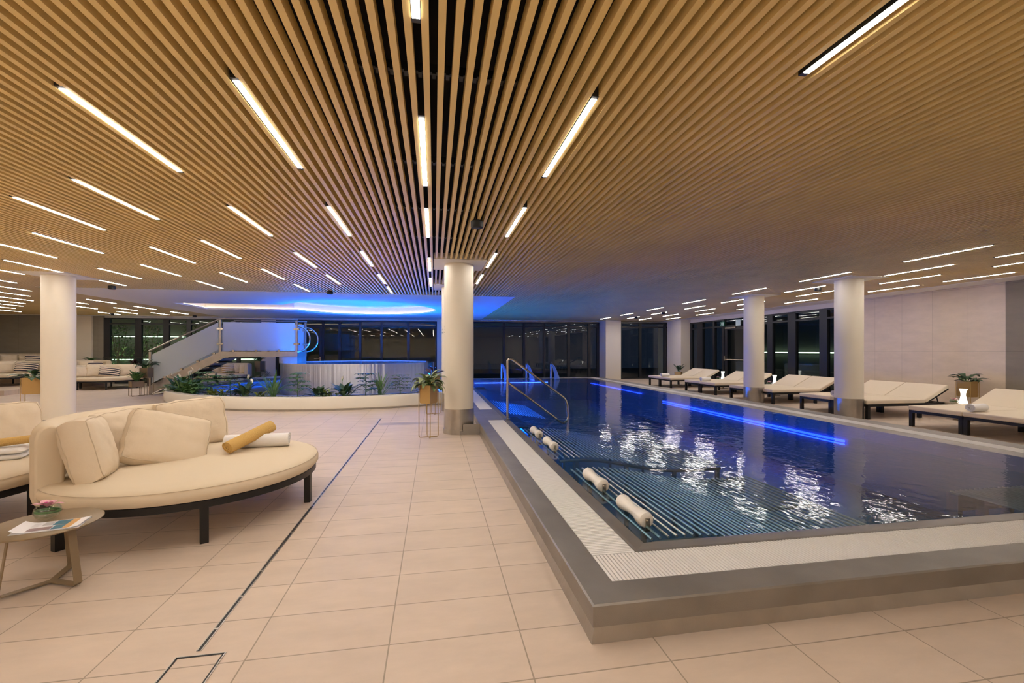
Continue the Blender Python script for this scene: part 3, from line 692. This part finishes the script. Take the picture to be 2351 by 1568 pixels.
planter('plant_stand', 'gold planter on tall wire stand beside the middle column', (-.09, 7.31, 0), R(10), .155, .553, .847, (44, .22, .09, (5, 80), (60, 140), 'leafv', .9), 3)
planter('plant_stand', 'gold planter on wire stand behind the nearest one, by the back column', (-.02, 9.98, 0), R(15), .155, .553, .847, (14, .2, .08, (30, 80), (30, 90), 'leafr', .9), 5)
planter('plant_stand', 'gold planter on tall wire stand left of the left column', (-7.78, 10.24, 0), R(-20), .2, .553, .87, (20, .24, .12, (15, 60), (40, 100), 'leafd', .9), 11)
planter('plant_stand', 'low wide planter with upright green plant left of the stairs', (-9.05, 15.5, 0), R(0), .22, .277, .46, (60, .24, .075, (55, 89), (5, 40), 'leaf', .8), 12, 'taupe')
planter('plant_stand', 'tall planter on wire stand against the staircase foot', (-8.93, 15.78, 0), R(35), .17, .549, .865, (16, .25, .15, (30, 80), (30, 90), 'leafd', .9), 13, 'taupe')
planter('plant_stand', 'gold planter with dark leaves against the right stone wall', (11.62, 7.95, 0), R(-40), .19, .38, .72, (20, .24, .12, (15, 60), (40, 100), 'leafd', .9), 14)
planter('plant_stand', 'planter with upright plant by the far right pilaster', (11.15, 18.95, 0), R(0), .2, .1, .42, (16, .3, .08, (50, 85), (10, 40), 'leafd', .9), 15)
planter('plant_stand', 'gold planter with burgundy plant behind the left sofas', (-12.3, 20.9, 0), R(0), .2, .5, .83, (24, .2, .1, (30, 85), (30, 90), 'leafr', .9), 16)
planter('plant_stand', 'grey planter with dark plant under the stair landing', (-7.35, 20.6, 0), R(20), .2, .5, .95, (18, .2, .12, (30, 85), (40, 100), 'leafd', .9), 17, 'taupe')
planter('plant_stand', 'planter with dark leaves behind the sofa right of left column', (-13.98, 21.1, .155), R(20), .2, .4, .75, (26, .26, .1, (20, 80), (40, 100), 'leaf', .9), 18)

# ------------------------------------------------------------------ daybeds
def daybed(label, loc, a0, a1, rad=1.0, zs=0):
    t = thing('daybed', label, 'daybed', (*loc, zs), 0, 'round cream daybeds')
    r = rad
    MB().lathe([(0, .31), (r - .06, .31), (r - .02, .318), (r, .345), (r, .385), (r - .018, .412), (r - .06, .428), (r - .2, .434), (0, .436)], 72).build('seat_cushion', 'fabric', t, True)
    MB().lathe([(r - .06, .262), (r - .02, .262), (r - .02, .312), (r - .06, .312), (r - .06, .262)], 72).build('frame', 'black', t, True)
    sm = MB(); sm.tube([(x, y, .4075) for x, y in arc(0, 0, r - .009, 0, 355, 90)], .0025, 5, True); sm.build('piping', 'seam', t, True)
    for k in range(6):
        a = R(k * 60 - 2); x, y = (r - .055) * math.cos(a), (r - .055) * math.sin(a)
        L = MB(); L.box(-.027, .027, -.027, .027, 0, .28); o = L.build('leg', 'black', t); o.location = (x, y, 0); o.rotation_euler = (0, 0, a)
    # backrest: rounded section swept on an arc
    sec = [(.075, .28), (.09, .34), (.09, .76), (.075, .82), (.04, .855), (-.0, .866), (-.04, .855), (-.075, .82), (-.09, .76), (-.09, .34), (-.075, .28)]
    b = MB(); n = 40; k = len(sec); rc = r - .07
    vs = []
    for i in range(n + 1):
        a = R(a0 + (a1 - a0) * i / n); e = min(i, n - i) / n
        fz = 1 - .02 * max(0, 1 - e * 14) ** 2; fx = 1 - .18 * max(0, 1 - e * 22) ** 2
        vs += [((rc + q * fx) * math.cos(a), (rc + q * fx) * math.sin(a), .28 + (z - .28) * fz) for q, z in sec]
    fs = [(i*k+j, i*k+(j+1) % k, (i+1)*k+(j+1) % k, (i+1)*k+j) for i in range(n) for j in range(k)] + [tuple(range(k))[::-1], tuple(n*k+j for j in range(k))]
    b.add(vs, fs).build('backrest', 'fabric', t, True, bevel=.012)
    return t
def pillow(label, loc, w, h, th, yaw, lean, roll=0, mat='cushion', box=.0, seed=0, name='cushion', group='cushions on the daybeds', wr=1.):
    """loc: bottom centre; local x width, y thickness, z height"""
    N = 18; m = MB()
    def pt(u, v, sg):
        pin = 1 - .07 * (1 - abs(v) ** 2) * (0 if box else 1); pin2 = 1 - .07 * (1 - abs(u) ** 2) * (0 if box else 1)
        prof_ = ((1 - abs(u) ** 2.6) * (1 - abs(v) ** 2.6)); e = box * th / 2
        y = sg * (e + (th / 2 - e) * max(0, prof_) ** .55)
        k = max(abs(u), abs(v)); rough_ = wr * .012 * (.9 - .5 * k ** 4)
        q = Vector((u * 3 + seed * 7.3, v * 3, sg * 2 + seed))
        q2 = Vector((u * 9 + seed * 3.1, v * 4, sg + seed))
        y += sg * rough_ * (noise.noise(q) + .6 * noise.noise(q2))
        dx = .012 * noise.noise(Vector((v * 2.5, seed, 1))) ; dz = .012 * noise.noise(Vector((u * 2.5, seed, 2)))
        # rounded corners
        cr = 1 - .05 * (abs(u) * abs(v)) ** 4
        return (u * pin * cr * w / 2 + dx, y, v * pin2 * cr * h / 2 + dz + h / 2)
    for sg in (-1, 1):
        m.grid(lambda a, b, sg=sg: pt(a * 2 - 1, b * 2 - 1, sg), N, N)
    if box:     # gusset
        per = [(-1 + 2*i/N, -1) for i in range(N)] + [(1, -1 + 2*i/N) for i in range(N)] + [(1 - 2*i/N, 1) for i in range(N)] + [(-1, 1 - 2*i/N) for i in range(N)]
        K = 4; vs = []
        for u, v in per:
            a, b = Vector(pt(u, v, -1)), Vector(pt(u, v, 1)); cx_ = Vector((0, 0, h / 2))
            for j in range(K + 1):
                k = j / K; q = a.lerp(b, k); out = Vector((u, 0, v)) * (.022 * math.sin(math.pi * k) + .006 * noise.noise(q * 14 + Vector((seed, 0, 0))))
                vs.append(q + out)
        n = len(per); m.add(vs, [(i*(K+1)+j, ((i+1) % n)*(K+1)+j, ((i+1) % n)*(K+1)+j+1, i*(K+1)+j+1) for i in range(n) for j in range(K)])
    me_o = m.build(name, mat, None, True)
    b = bmesh.new(); b.from_mesh(me_o.data); bmesh.ops.remove_doubles(b, verts=b.verts, dist=.0008); bmesh.ops.recalc_face_normals(b, faces=b.faces); b.to_mesh(me_o.data); b.free()
    for p_ in me_o.data.polygons: p_.use_smooth = True
    mt = Matrix.Translation(Vector(loc)) @ Matrix.Rotation(yaw, 4, 'Z') @ Matrix.Rotation(lean, 4, 'X') @ Matrix.Rotation(roll, 4, 'Y')
    me_o.matrix_world = mt
    if box:
        for sg in (-1, 1):
            pp = MB(); pp.tube([pt(u, v, sg) for u, v in per], .0035, 5, True); pp.build('piping', 'seam', me_o, True)
    return tag(me_o, label, 'cushion', group)
D1 = (-2.1, 4.42)
daybed('large round cream daybed in the left foreground', D1, 108, 226)
pillow('plump cream box cushion at the left end of the foreground daybed', (-2.56, 3.94, .425), .47, .45, .26, R(112), R(-14), R(4), box=.62, seed=1)
pillow('cream cushion mostly hidden between the left and front foreground cushions', (-2.78, 4.62, .43), .5, .42, .18, R(90), R(-16), R(0), box=.5, seed=2)
pillow('large cream cushion tilted in front on the foreground daybed', (-2.34, 4.34, .405), .60, .47, .23, R(46), R(-30), R(20), box=.5, seed=3)
pillow('cream cushion at the right end of the foreground daybed back', (-2.42, 5.06, .43), .57, .46, .2, R(34), R(-16), R(-4), box=.45, seed=4)
D2 = (-4.22, 4.35)
daybed('round cream daybed cut off by the left photo edge', D2, 80, 200)
pillow('cream cushion on the daybed at the left photo edge', (-4.0, 5.0, .43), .5, .46, .2, R(60), R(-16), box=.5, seed=5)
D4 = (-11.97, 18.94)
daybed('round cream daybed right of the left column', D4, 50, 205)
pillow('leftmost cream cushion on the daybed right of left column', (-12.62, 18.62, .43), .55, .42, .18, R(70), R(-20), R(4), seed=6)
pillow('second cream cushion leaning on the daybed right of left column', (-12.35, 18.88, .43), .6, .46, .18, R(45), R(-22), R(6), seed=7)
pillow('navy striped cushion on the daybed right of left column', (-11.95, 18.9, .43), .62, .4, .16, R(38), R(-28), R(10), 'stripe', seed=8)
pillow('crumpled cream cushion at right end of daybed right of left column', (-11.62, 19.45, .43), .62, .46, .18, R(25), R(-14), R(-4), seed=9)
ZP = .155
struct(MB().prism([(XL, 16.3), (-13.15, 16.3), (-13.35, 17.8), (-13.35, YF - .02), (XL, YF - .02)], 0, ZP).build('floor_terrace', 'floor'))
struct(MB().prism([(XL, 20.1), (-15.0, 20.1), (-15.0, YF - .02), (XL, YF - .02)], ZP, .42).build('floor_terrace', 'floor'))
D3 = (-15.15, 18.85)
daybed('round cream daybed left of the left column on the platform', D3, 50, 205, 1.0, ZP)
pillow('cream cushion at the left edge, on platform daybed', (-15.72, 18.7, ZP + .43), .5, .44, .18, R(70), R(-18), seed=10)
pillow('cream cushion left of the striped one on platform daybed', (-15.25, 18.95, ZP + .43), .6, .46, .18, R(48), R(-20), seed=11)
pillow('navy striped cushion on the platform daybed beside the left column', (-14.75, 19.1, ZP + .43), .62, .42, .16, R(40), R(-24), R(8), 'stripe', seed=12)
D5 = (-16.3, 20.6)
daybed('farthest cream daybed at the left edge before the grey wall', D5, 40, 200, .95, .42)
pillow('leftmost cushion on the farthest left daybed', (-16.55, 20.75, .85), .5, .42, .16, R(45), R(-15), seed=13)
pillow('cream cushion beside the striped one on the farthest left daybed', (-16.1, 20.95, .85), .5, .42, .16, R(40), R(-15), seed=14)
pillow('navy striped cushion on the farthest left daybed', (-15.75, 20.8, .85), .6, .4, .15, R(38), R(-20), R(5), 'stripe', seed=15)
D6 = (-13.6, 20.0)
daybed('cream daybed half hidden behind the one right of left column', D6, 20, 190, .88, ZP)
pillow('leftmost cushion on the half hidden back daybed', (-13.95, 20.05, ZP + .43), .42, .42, .16, R(50), R(-15), seed=16)
pillow('middle cushion on the half hidden back daybed', (-13.6, 20.3, ZP + .43), .46, .44, .16, R(40), R(-18), seed=17)
pillow('right striped cushion on the half hidden back daybed', (-13.2, 20.15, ZP + .43), .46, .38, .16, R(30), R(-18), seed=18, mat='stripe')
D7 = (-10.65, 20.45)
daybed('cream daybed peeking out behind the planters by the stairs', D7, 20, 180, .9)
pillow('cream cushion on the daybed behind the stair planters', (-10.9, 20.75, .43), .5, .44, .16, R(38), R(-18), seed=19)
D8 = (-8.6, 20.2)
daybed('cream daybed seen under the staircase behind the planter', D8, -10, 170, 1.0)
pillow('leftmost cream cushion on the daybed under the stairs', (-9.05, 20.45, .43), .6, .46, .18, R(25), R(-15), seed=20)
pillow('cream cushion behind the ochre striped one under the stairs', (-8.62, 20.68, .43), .5, .46, .16, R(25), R(-15), seed=21)
pillow('ochre striped cushion on the daybed under the stairs', (-8.5, 20.4, .43), .5, .4, .15, R(25), R(-20), R(-3), 'ochre', seed=22)
pillow('cream cushion right of the ochre striped one under the stairs', (-8.2, 20.6, .43), .42, .42, .16, R(20), R(-15), seed=23)
pillow('rightmost cream cushion on the daybed under the stairs', (-7.9, 20.45, .43), .42, .42, .16, R(10), R(-15), seed=24)
# glass balustrade at far left
t = thing('balustrade', 'low glass balustrade with dark rail before the left windows', 'balustrade', (0, 0, 0))
MB().box(-13.6, -9.6, 21.2, 21.22, .1, 1.12).build('glass_panel', 'clear', t); MB().box(-13.6, -9.6, 21.19, 21.23, 1.12, 1.15).build('rail', 'black', t)

# ------------------------------------------------------------------ towel rolls
def roll(name, label, cat, loc, yaw, ln, r, mat, pitch=0, turns=3.2, flat=.85, group=None):
    """spiral-rolled cloth; axis along local x, centre at loc"""
    turns = int(turns) + .75; m = MB(); n = 90; th = r / (turns + .6) * .82; pts = []
    for i in range(n + 1):
        a = 2 * math.pi * turns * i / n; rr = r * (.18 + .82 * i / n); pts.append((rr * math.cos(a), rr * math.sin(a) * flat, rr, a))
    NX = 10
    for side in (0, 1):
        def fn(i, j):
            k = min(n, int(round(j * n))); y, z, rr, a = pts[k]
            f_ = (rr - th * .92 * side) / max(rr, 1e-4); xx = (i - .5) * ln + .006 * noise.noise(Vector((k * .06, i * 3, side + ln)))
            xx *= (1 + .012 * math.sin(a * 2))
            w_ = 1 + .02 * noise.noise(Vector((i * 5, k * .1, 3)))
            return (xx, y * f_ * w_, z * f_ * w_)
        m.grid(fn, NX, n)
    for e in (0, 1):
        vs = []
        for k in range(n + 1):
            y, z, rr, a = pts[k]; f_ = (rr - th * .92) / max(rr, 1e-4)
            xx = (e - .5) * ln + .006 * noise.noise(Vector((k * .06, e * 3, ln))); xx *= (1 + .012 * math.sin(a * 2))
            vs += [(xx, y, z), (xx, y * f_, z * f_)]
        m.add(vs, [(2*k, 2*k+1, 2*k+3, 2*k+2) for k in range(n)])
    o = m.build(name, mat, None, True)
    o.matrix_world = Matrix.Translation(Vector(loc)) @ Matrix.Rotation(yaw, 4, 'Z') @ Matrix.Rotation(pitch, 4, 'Y')
    return tag(o, label, cat, group)
roll('rolled_towel', 'white towel roll lying on the foreground daybed', 'towel', (-1.74, 4.82, .505), R(4), .58, .074, 'towel', 0, 3.4, .95)
roll('rolled_blanket', 'mustard knit blanket roll resting across the white towel', 'blanket', (-1.78, 4.74, .56), R(60), .5, .068, 'knit', R(-15), 3.2, .9)
def folded(name, label, cat, loc, yaw, w, d_, h, mat, layers=3):
    t = MB()
    for k in range(layers):
        z0 = h * k / layers
        def fn(i, j, z0=z0, hh=h / layers):
            a = j * 2 * math.pi; sx = (i - .5) * w; e = max(0, 1 - abs(i - .5) * 2)
            cy = math.copysign(abs(math.cos(a)) ** .35, math.cos(a)); cz = math.copysign(abs(math.sin(a)) ** .6, math.sin(a))
            s_ = min(1, (min(i, 1 - i) * 24)) ** .5
            return (sx, cy * d_ / 2, z0 + hh / 2 + cz * hh * .5 * s_ + .004 * noise.noise(Vector((sx * 9, cy * 2, k))))
        t.grid(fn, 16, 24)
    o = t.build(name, mat, None, True); o.location = loc; o.rotation_euler = (0, 0, yaw); return tag(o, label, cat)
folded('folded_towel', 'white folded towel on the daybed at the left photo edge', 'towel', (-3.9, 4.72, .43), R(20), .5, .34, .1, 'towel', 2)
roll('rolled_blanket', 'yellow knit blanket on the folded towel at the left edge', 'blanket', (-3.86, 4.72, .575), R(18), .62, .055, 'knit', R(-4), 3, .7)
TG = 'rolled towels on the sun loungers'

# ------------------------------------------------------------------ side table with orchid bowl and magazine
def orchid(label, loc, sc=1., rz=0):
    t = thing('orchid_bowl', label, 'flower bowl', loc, rz, 'orchids in glass bowls')
    q = lambda v: v * sc
    MB().lathe([(0, q(.004)), (q(.03), q(.003)), (q(.05), q(.018)), (q(.062), q(.042)), (q(.058), q(.066)), (q(.046), q(.082)), (q(.043), q(.082)), (q(.055), q(.064)), (q(.059), q(.042)), (q(.048), q(.021)), (0, q(.010))], 32).build('bowl', 'clear', t, True)
    m = MB()
    for k in range(2): m.tube([(q(.054) * math.cos(R(a)), q(.054) * math.sin(R(a)), q(.043) + q(.007) * k + q(.006) * math.sin(R(a + 40))) for a in range(0, 360, 20)], q(.0035), 5, True)
    m.build('leaf_coil', 'leaf', t, True)
    m = MB()
    for a, l, w_, rs in ((20, .075, .035, 35), (110, .06, .05, 50), (175, .085, .03, 25), (250, .06, .05, 35), (320, .065, .045, 45)):
        leaf(m, (0, 0, q(.072)), R(a), q(l), q(w_), R(rs), R(40), 5, .3)
    f = m.build('blossom', 'pink', t, True, fix=False)
    m = MB()
    for a in (0, 70, 200): leaf(m, (0, 0, q(.078)), R(a), q(.03), q(.028), R(60), R(90), 4, .5)
    m.build('lip', 'magenta', f, True, fix=False)
    return t
tb = (-2.285, 3.09)
t = thing('side_table', 'round taupe metal side table in the left foreground', 'side table', (*tb, 0))
MB().lathe([(0, .362), (.255, .362), (.262, .366), (.262, .370), (.258, .373), (0, .373)], 64).build('table_top', 'taupe', t, True)
hub = Vector((.02, .025, .012))
for k, (fx, fy) in enumerate(((-.13, -.14), (.21, -.055), (-.03, .24))):
    e = Vector((fx, fy, .012)); top = Vector((fx * .78, fy * .78, .365)); m = MB(); d_ = (e - hub).normalized(); sd = Vector((-d_.y, d_.x, 0)) * .02
    pts = [hub, e - d_ * .012, e + Vector((0, 0, .012)), top]
    nrm = [Vector((0, 0, 1)), (Vector((0, 0, 1)) - d_).normalized(), -d_, -d_]
    vs = []
    for p_, n_ in zip(pts, nrm): vs += [p_ - sd, p_ + sd, p_ + sd + n_ * .006, p_ - sd + n_ * .006]
    m.add(vs, [(4*i+j, 4*i+(j+1) % 4, 4*i+4+(j+1) % 4, 4*i+4+j) for i in range(3) for j in range(4)] + [(3,2,1,0), (12,13,14,15)])
    m.build('leg', 'taupe', t)
orchid('pink orchid in a glass bowl on the foreground side table', (-2.325, 3.16, .373), 1.05, R(190))
t = thing('magazine', 'brochure lying open face up on the foreground side table', 'magazine', (-2.20, 3.02, .374), R(14))
MB().box(-.15, .15, -.085, .085, 0, .004).build('pages', 'paper', t)
s = MB()
s.grid(lambda i, j: (-.15 + .3 * i, -.085 + .17 * j, .0045 + .02 * max(0, 1 - i * 4) ** 2 + .008 * max(0, i * 4 - 3) ** 2), 16, 4); s.build('cover', 'paper', t, True, fix=False)
def pr(x0, x1, y0, y1, mt): MB().add([(x0,y0,.0062),(x1,y0,.0062),(x1,y1,.0062),(x0,y1,.0062)], [(0,1,2,3)]).build('print', mt, t, fix=False)
pr(.0, .07, .0, .075, 'teal'); pr(.02, .07, -.075, -.01, 'teal'); pr(.07, .105, -.075, .075, 'orange'); pr(-.09, .015, -.07, -.02, 'mauve'); pr(-.05, -.005, .01, .07, 'greyprint')
for k in range(6): pr(-.105 + .0, -.06 - .004 * (k % 3), .0 + k * .011, .003 + k * .011, 'greyprint')

# ------------------------------------------------------------------ sun loungers
def lounger(label, x, y):
    t = thing('sun_lounger', label, 'sun lounger', (x, y, 0), 0, 'cream sun loungers in pairs along the pool')
    w = .425                                     # half width, foot at local x=0, head to +x
    MB().box(-.02, 1.43, -w, w, .305, .385).build('mattress', 'lounge', t, bevel=.018)
    bk = Matrix.Translation((1.44, 0, .31)) @ Matrix.Rotation(R(-27), 4, 'Y')
    m = MB(); m.box(0, .66, -w, w, .0, .08); o = m.build('backrest', 'lounge', t, bevel=.018); o.matrix_local = bk
    m = MB(); m.box(0, .66, -w + .02, -w + .06, -.035, -.0); m.box(0, .66, w - .06, w - .02, -.035, 0); m.box(.62, .66, -w + .02, w - .02, -.035, 0); o = m.build('backrest_frame', 'black', t); o.matrix_local = bk
    m = MB(); m.box(0, 2.05, -w, -w + .045, .255, .305); m.box(0, 2.05, w - .045, w, .255, .305); m.box(0, .045, -w, w, .255, .305); m.box(2.0, 2.05, -w, w, .255, .305); m.build('frame', 'black', t)
    m = MB(); m.tube([(1.85, -w + .08, .29), (1.8, -w + .08, .44)], .012, 6); m.tube([(1.85, w - .08, .29), (1.8, w - .08, .44)], .012, 6); m.build('back_stay', 'black', t)
    for lx in (.03, 1.3):
        for ly in (-w + .03, w - .03): MB().box(lx - .03, lx + .03, ly - .03, ly + .03, 0, .26).build('leg', 'black', t)
    return t
first = None
prs = [(6.86, 6.0, 'nearest pair, at the right photo edge'), (9.36, 8.5, 'pair behind the nearer right column'), (11.94, 11.07, 'middle pair between the two right columns'), (14.34, 13.47, 'pair behind the farther right column'), (17.0, 16.15, 'farthest pair by the far pilaster')]
for far, mid, nm in prs:
    for y, lab in ((far - .43, 'cream sun lounger, farther one of the ' + nm), (mid - .43, 'cream sun lounger, nearer one of the ' + nm)):
        if first is None: first = lounger(lab, 8.68, y)
        else: copy_tree(first, (8.68, y, 0), 0, lab)
for x, y, lab in ((8.93, 5.86, 'white towel roll on the nearest pair of sun loungers'), (8.93, 8.4, 'white towel roll peeking out beside the nearer right column'), (8.95, 13.38, 'white towel roll on the loungers behind farther right column'), (8.95, 16.02, 'white towel roll on the farthest pair of sun loungers')):
    roll('rolled_towel', lab, 'towel', (x - .07, y + .07, .458), R(8), .36, .075, 'towel', 0, 3.2, .9, TG)
lm = None
for y, lab in ((7.25, 'in front of the stone wall, nearest the camera'), (12.27, 'right of the farther right column'), (14.8, 'left of the farther right column')):
    t = thing('side_table', 'low grey side table between sun loungers, ' + lab, 'side table', (10.5, y, 0), 0, 'low side tables between the sun loungers')
    MB().lathe([(0, .318), (.27, .318), (.272, .324), (.27, .33), (0, .33)], 40).build('table_top', 'taupe', t, True)
    MB().lathe([(.15, 0), (.15, .012), (.025, .02), (.025, .318)], 24).build('pedestal', 'taupe', t, True)
    l2 = 'glowing white hourglass lamp on side table ' + lab
    if lm is None:
        lm = thing('table_lamp', l2, 'lamp', (10.47, y - .02, .33), 0, 'hourglass lamps between the sun loungers')
        MB().lathe([(0, .0), (.066, .0), (.062, .04), (.045, .11), (.036, .17), (.037, .21), (.048, .265), (.062, .30), (.058, .302), (.0, .29)], 32).build('shade', 'lamp', lm, True)
        MB().lathe([(0, -.0), (.068, -.0), (.068, .006), (0, .006)], 32).build('base', 'clear', lm, True)
    else: copy_tree(lm, (10.47, y - .02, .33), 0, l2)
    orchid('pink orchid bowl beside the hourglass lamp ' + lab, (10.32, y + .04, .33), 1.1, R(160))

# ------------------------------------------------------------------ floor fittings, signs
t = thing('floor_drain', 'thin black slot drain line running along the beige floor', 'drain')
MB().box(-1.087, -1.073, 2.29, 9.5, .0005, .002).build('slot', 'rubber', t); s = MB(); s.box(-1.092, -1.087, 2.29, 9.5, .0005, .003); s.box(-1.073, -1.068, 2.29, 9.5, .0005, .003); s.build('edging', 'steel', t)
s = MB()
for k in range(24): s.box(-1.087, -1.073, 2.45 + k * .3, 2.462 + k * .3, .001, .0032)
s.build('bridge', 'steel', t)
t = thing('access_hatch', 'square floor hatch outlined in black at the drain end', 'floor hatch')
s = MB(); x0, x1, y0, y1 = -1.155, -.955, 1.99, 2.255
for a in ((x0, x1, y1 - .008, y1), (x0, x1, y0, y0 + .008), (x0, x0 + .008, y0, y1), (x1 - .008, x1, y0, y1)): s.box(*a, .0005, .002)
s.build('gap', 'rubber', t)
s = MB()
for a in ((x0 - .005, x1 + .005, y1, y1 + .004), (x0 - .005, x0, y0, y1), (x1, x1 + .005, y0, y1)): s.box(*a, .0005, .003)
s.build('edging', 'steel', t)
s = MB()
pts = []
for k in range(60):
    a = 2 * math.pi * k / 60; r_ = 1 + .35 * noise.noise(Vector((math.cos(a) * 2, math.sin(a) * 2, 5))) + .15 * noise.noise(Vector((math.cos(a) * 7, math.sin(a) * 7, 9)))
    pts.append((-.5 + .62 * r_ * math.cos(a), 8.75 + .16 * r_ * math.sin(a)))
s.add([(x, y, .0012) for x, y in pts], [tuple(range(60))]); tag(s.build('water_puddle', 'wet', None, fix=False), 'wet patch on the floor beside the gold planter stand', 'puddle')
sg = None
t = thing('exit_sign', 'green running man exit sign above the right glass door', 'sign', (XR - .1, 16.9, 2.52))
MB().box(-.015, .015, -.14, .14, -.1, .1).build('panel', 'green', t)
m = MB()
m.box(-.018, -.0155, -.1, -.03, -.07, .07)
m.build('door_symbol', 'signw', t)
m = MB(); m.lathe([(0, .05), (.014, .06), (.014, .07), (0, .08)], 10, (-.017, .06)); m.bar((-.017, .055, .05), (-.017, .045, -.005), .003, .03); m.bar((-.017, .045, 0), (-.017, .085, -.06), .003, .018); m.bar((-.017, .045, 0), (-.017, .01, -.07), .003, .018); m.bar((-.017, .055, .04), (-.017, .02, .01), .003, .014)
m.build('running_figure', 'signw', t)
t = thing('exit_sign', 'pale square sign partly hidden by the farther right column', 'sign', (XR - .1, 15.9, 2.52))
MB().box(-.015, .015, -.14, .14, -.12, .12).build('panel', 'signw', t)

# ------------------------------------------------------------------ seen through the glass
def tree(label, x, y, h, seed, w=.7):
    t = thing('outdoor_shrub', label, 'shrub', (x, y, 0), 0, 'shrubs outside the left windows')
    r_ = random.Random(seed); m = MB(); st_ = MB()
    for k in range(6):
        a = r_.uniform(0, 6.28); e = (w * .5 * math.cos(a), w * .5 * math.sin(a), h * r_.uniform(.7, 1)); st_.tube([(0, 0, 0), (e[0] * .3, e[1] * .3, h * .4), e], .012, 5)
    for k in range(800):
        a = r_.uniform(0, 6.28); z = h * r_.uniform(.15, 1); rr = w * math.sqrt(r_.random()) * math.sin(math.pi * min(1, z / h * .8 + .15)) ** .5
        leaf(m, (rr * math.cos(a), rr * math.sin(a), z), r_.uniform(0, 6.28), .12, .06, R(r_.uniform(-10, 70)), R(40), 2, .2)
    m.build('foliage', 'leaf', t, True, fix=False); st_.build('branches', 'bark', t, fix=False)
tree('leafy shrub outside behind the leftmost window pane', -14.5, 23.6, 2.6, 1, .6); tree('leafy shrub outside behind the second left window', -13.1, 23.6, 2.5, 2, .6); tree('leafy shrub outside near the stair handrail', -11.6, 23.8, 2.8, 3, .5)
t = thing('outdoor_light', 'horizontal outdoor light strip low behind the left shrubs', 'outdoor light', (-14, 25.5, .95)); MB().box(-4, 5.5, -.03, .03, -.02, .02).build('strip', 'outled', t); MB().box(-4, 5.5, .0, .5, -.95, -.03).build('bench', 'outwall', t)
t = thing('outdoor_light', 'added unseen light strip at the foot of the left shrubs', 'outdoor light', (-13.7, 22.8, 0)); MB().box(-2.4, 2.4, -.03, .03, .0, .03).build('strip', 'shrubfill', t); MB().box(-2.4, 2.4, -.06, -.03, -.02, .05).build('profile', 'frame', t)  # strip added to light the shrubs; no such fitting is known there
t = thing('outdoor_light', 'upper outdoor light strip behind the left windows', 'outdoor light', (-14, 26.9, 2.15)); MB().box(-3.5, 3, -.03, .03, -.015, .015).build('strip', 'outled', t); MB().box(-3.5, 3, .03, .1, -.03, .03).build('profile', 'frame', t)
t = thing('outdoor_light', 'horizontal light strip seen through the right windows', 'outdoor light', (18.4, 17, 1.3)); MB().box(-.03, .03, -6, 6, -.03, .03).build('strip', 'outled', t); MB().box(.03, .08, -6, 6, -.04, .04).build('profile', 'frame', t)
for x, y, lab in ((14.2, 14.7, 'grey sofa outside the right windows, left of right column'), (14.2, 17.6, 'grey sofa outside behind the right glass door')):
    t = thing('outdoor_sofa', lab, 'sofa', (x, y, 0), 0, 'grey sofas outside the right windows')
    MB().box(-.4, .45, -.9, .9, .12, .42).build('seat', 'outfab', t, bevel=.04); MB().box(-.45, -.25, -.9, .9, .12, .9).build('backrest', 'outfab', t, bevel=.05)
    for yy in (-.85, .85): MB().box(-.4, .45, yy - .08, yy + .08, .0, .6).build('armrest', 'outfab', t, bevel=.03)

# ------------------------------------------------------------------ world, camera, view
w = bpy.data.worlds.new('night'); bpy.context.scene.world = w; w.use_nodes = True
w.node_tree.nodes['Background'].inputs[0].default_value = (.02, .03, .06, 1); w.node_tree.nodes['Background'].inputs[1].default_value = .3
cam = bpy.data.cameras.new('camera'); co = bpy.data.objects.new('camera', cam); C.objects.link(co)
co.location = (0, 0, 1.4); co.rotation_euler = (R(90), 0, -math.atan(178.5 / 1020))
cam.sensor_width = 36; cam.lens = 36 * 1020 / 2351; cam.shift_y = 21 / 2351; cam.clip_end = 200; cam.clip_start = .05
sc = bpy.context.scene; sc.camera = co
sc.view_settings.view_transform = 'Standard'; sc.view_settings.look = 'None'; sc.view_settings.gamma = 1; sc.view_settings.use_curve_mapping = False
sc.view_settings.exposure = 0.66
sc.cycles.max_bounces = 8; sc.cycles.transparent_max_bounces = 16; sc.cycles.diffuse_bounces = 4; sc.cycles.glossy_bounces = 4
sc.cycles.caustics_reflective = False; sc.cycles.caustics_refractive = False; sc.cycles.sample_clamp_indirect = 6
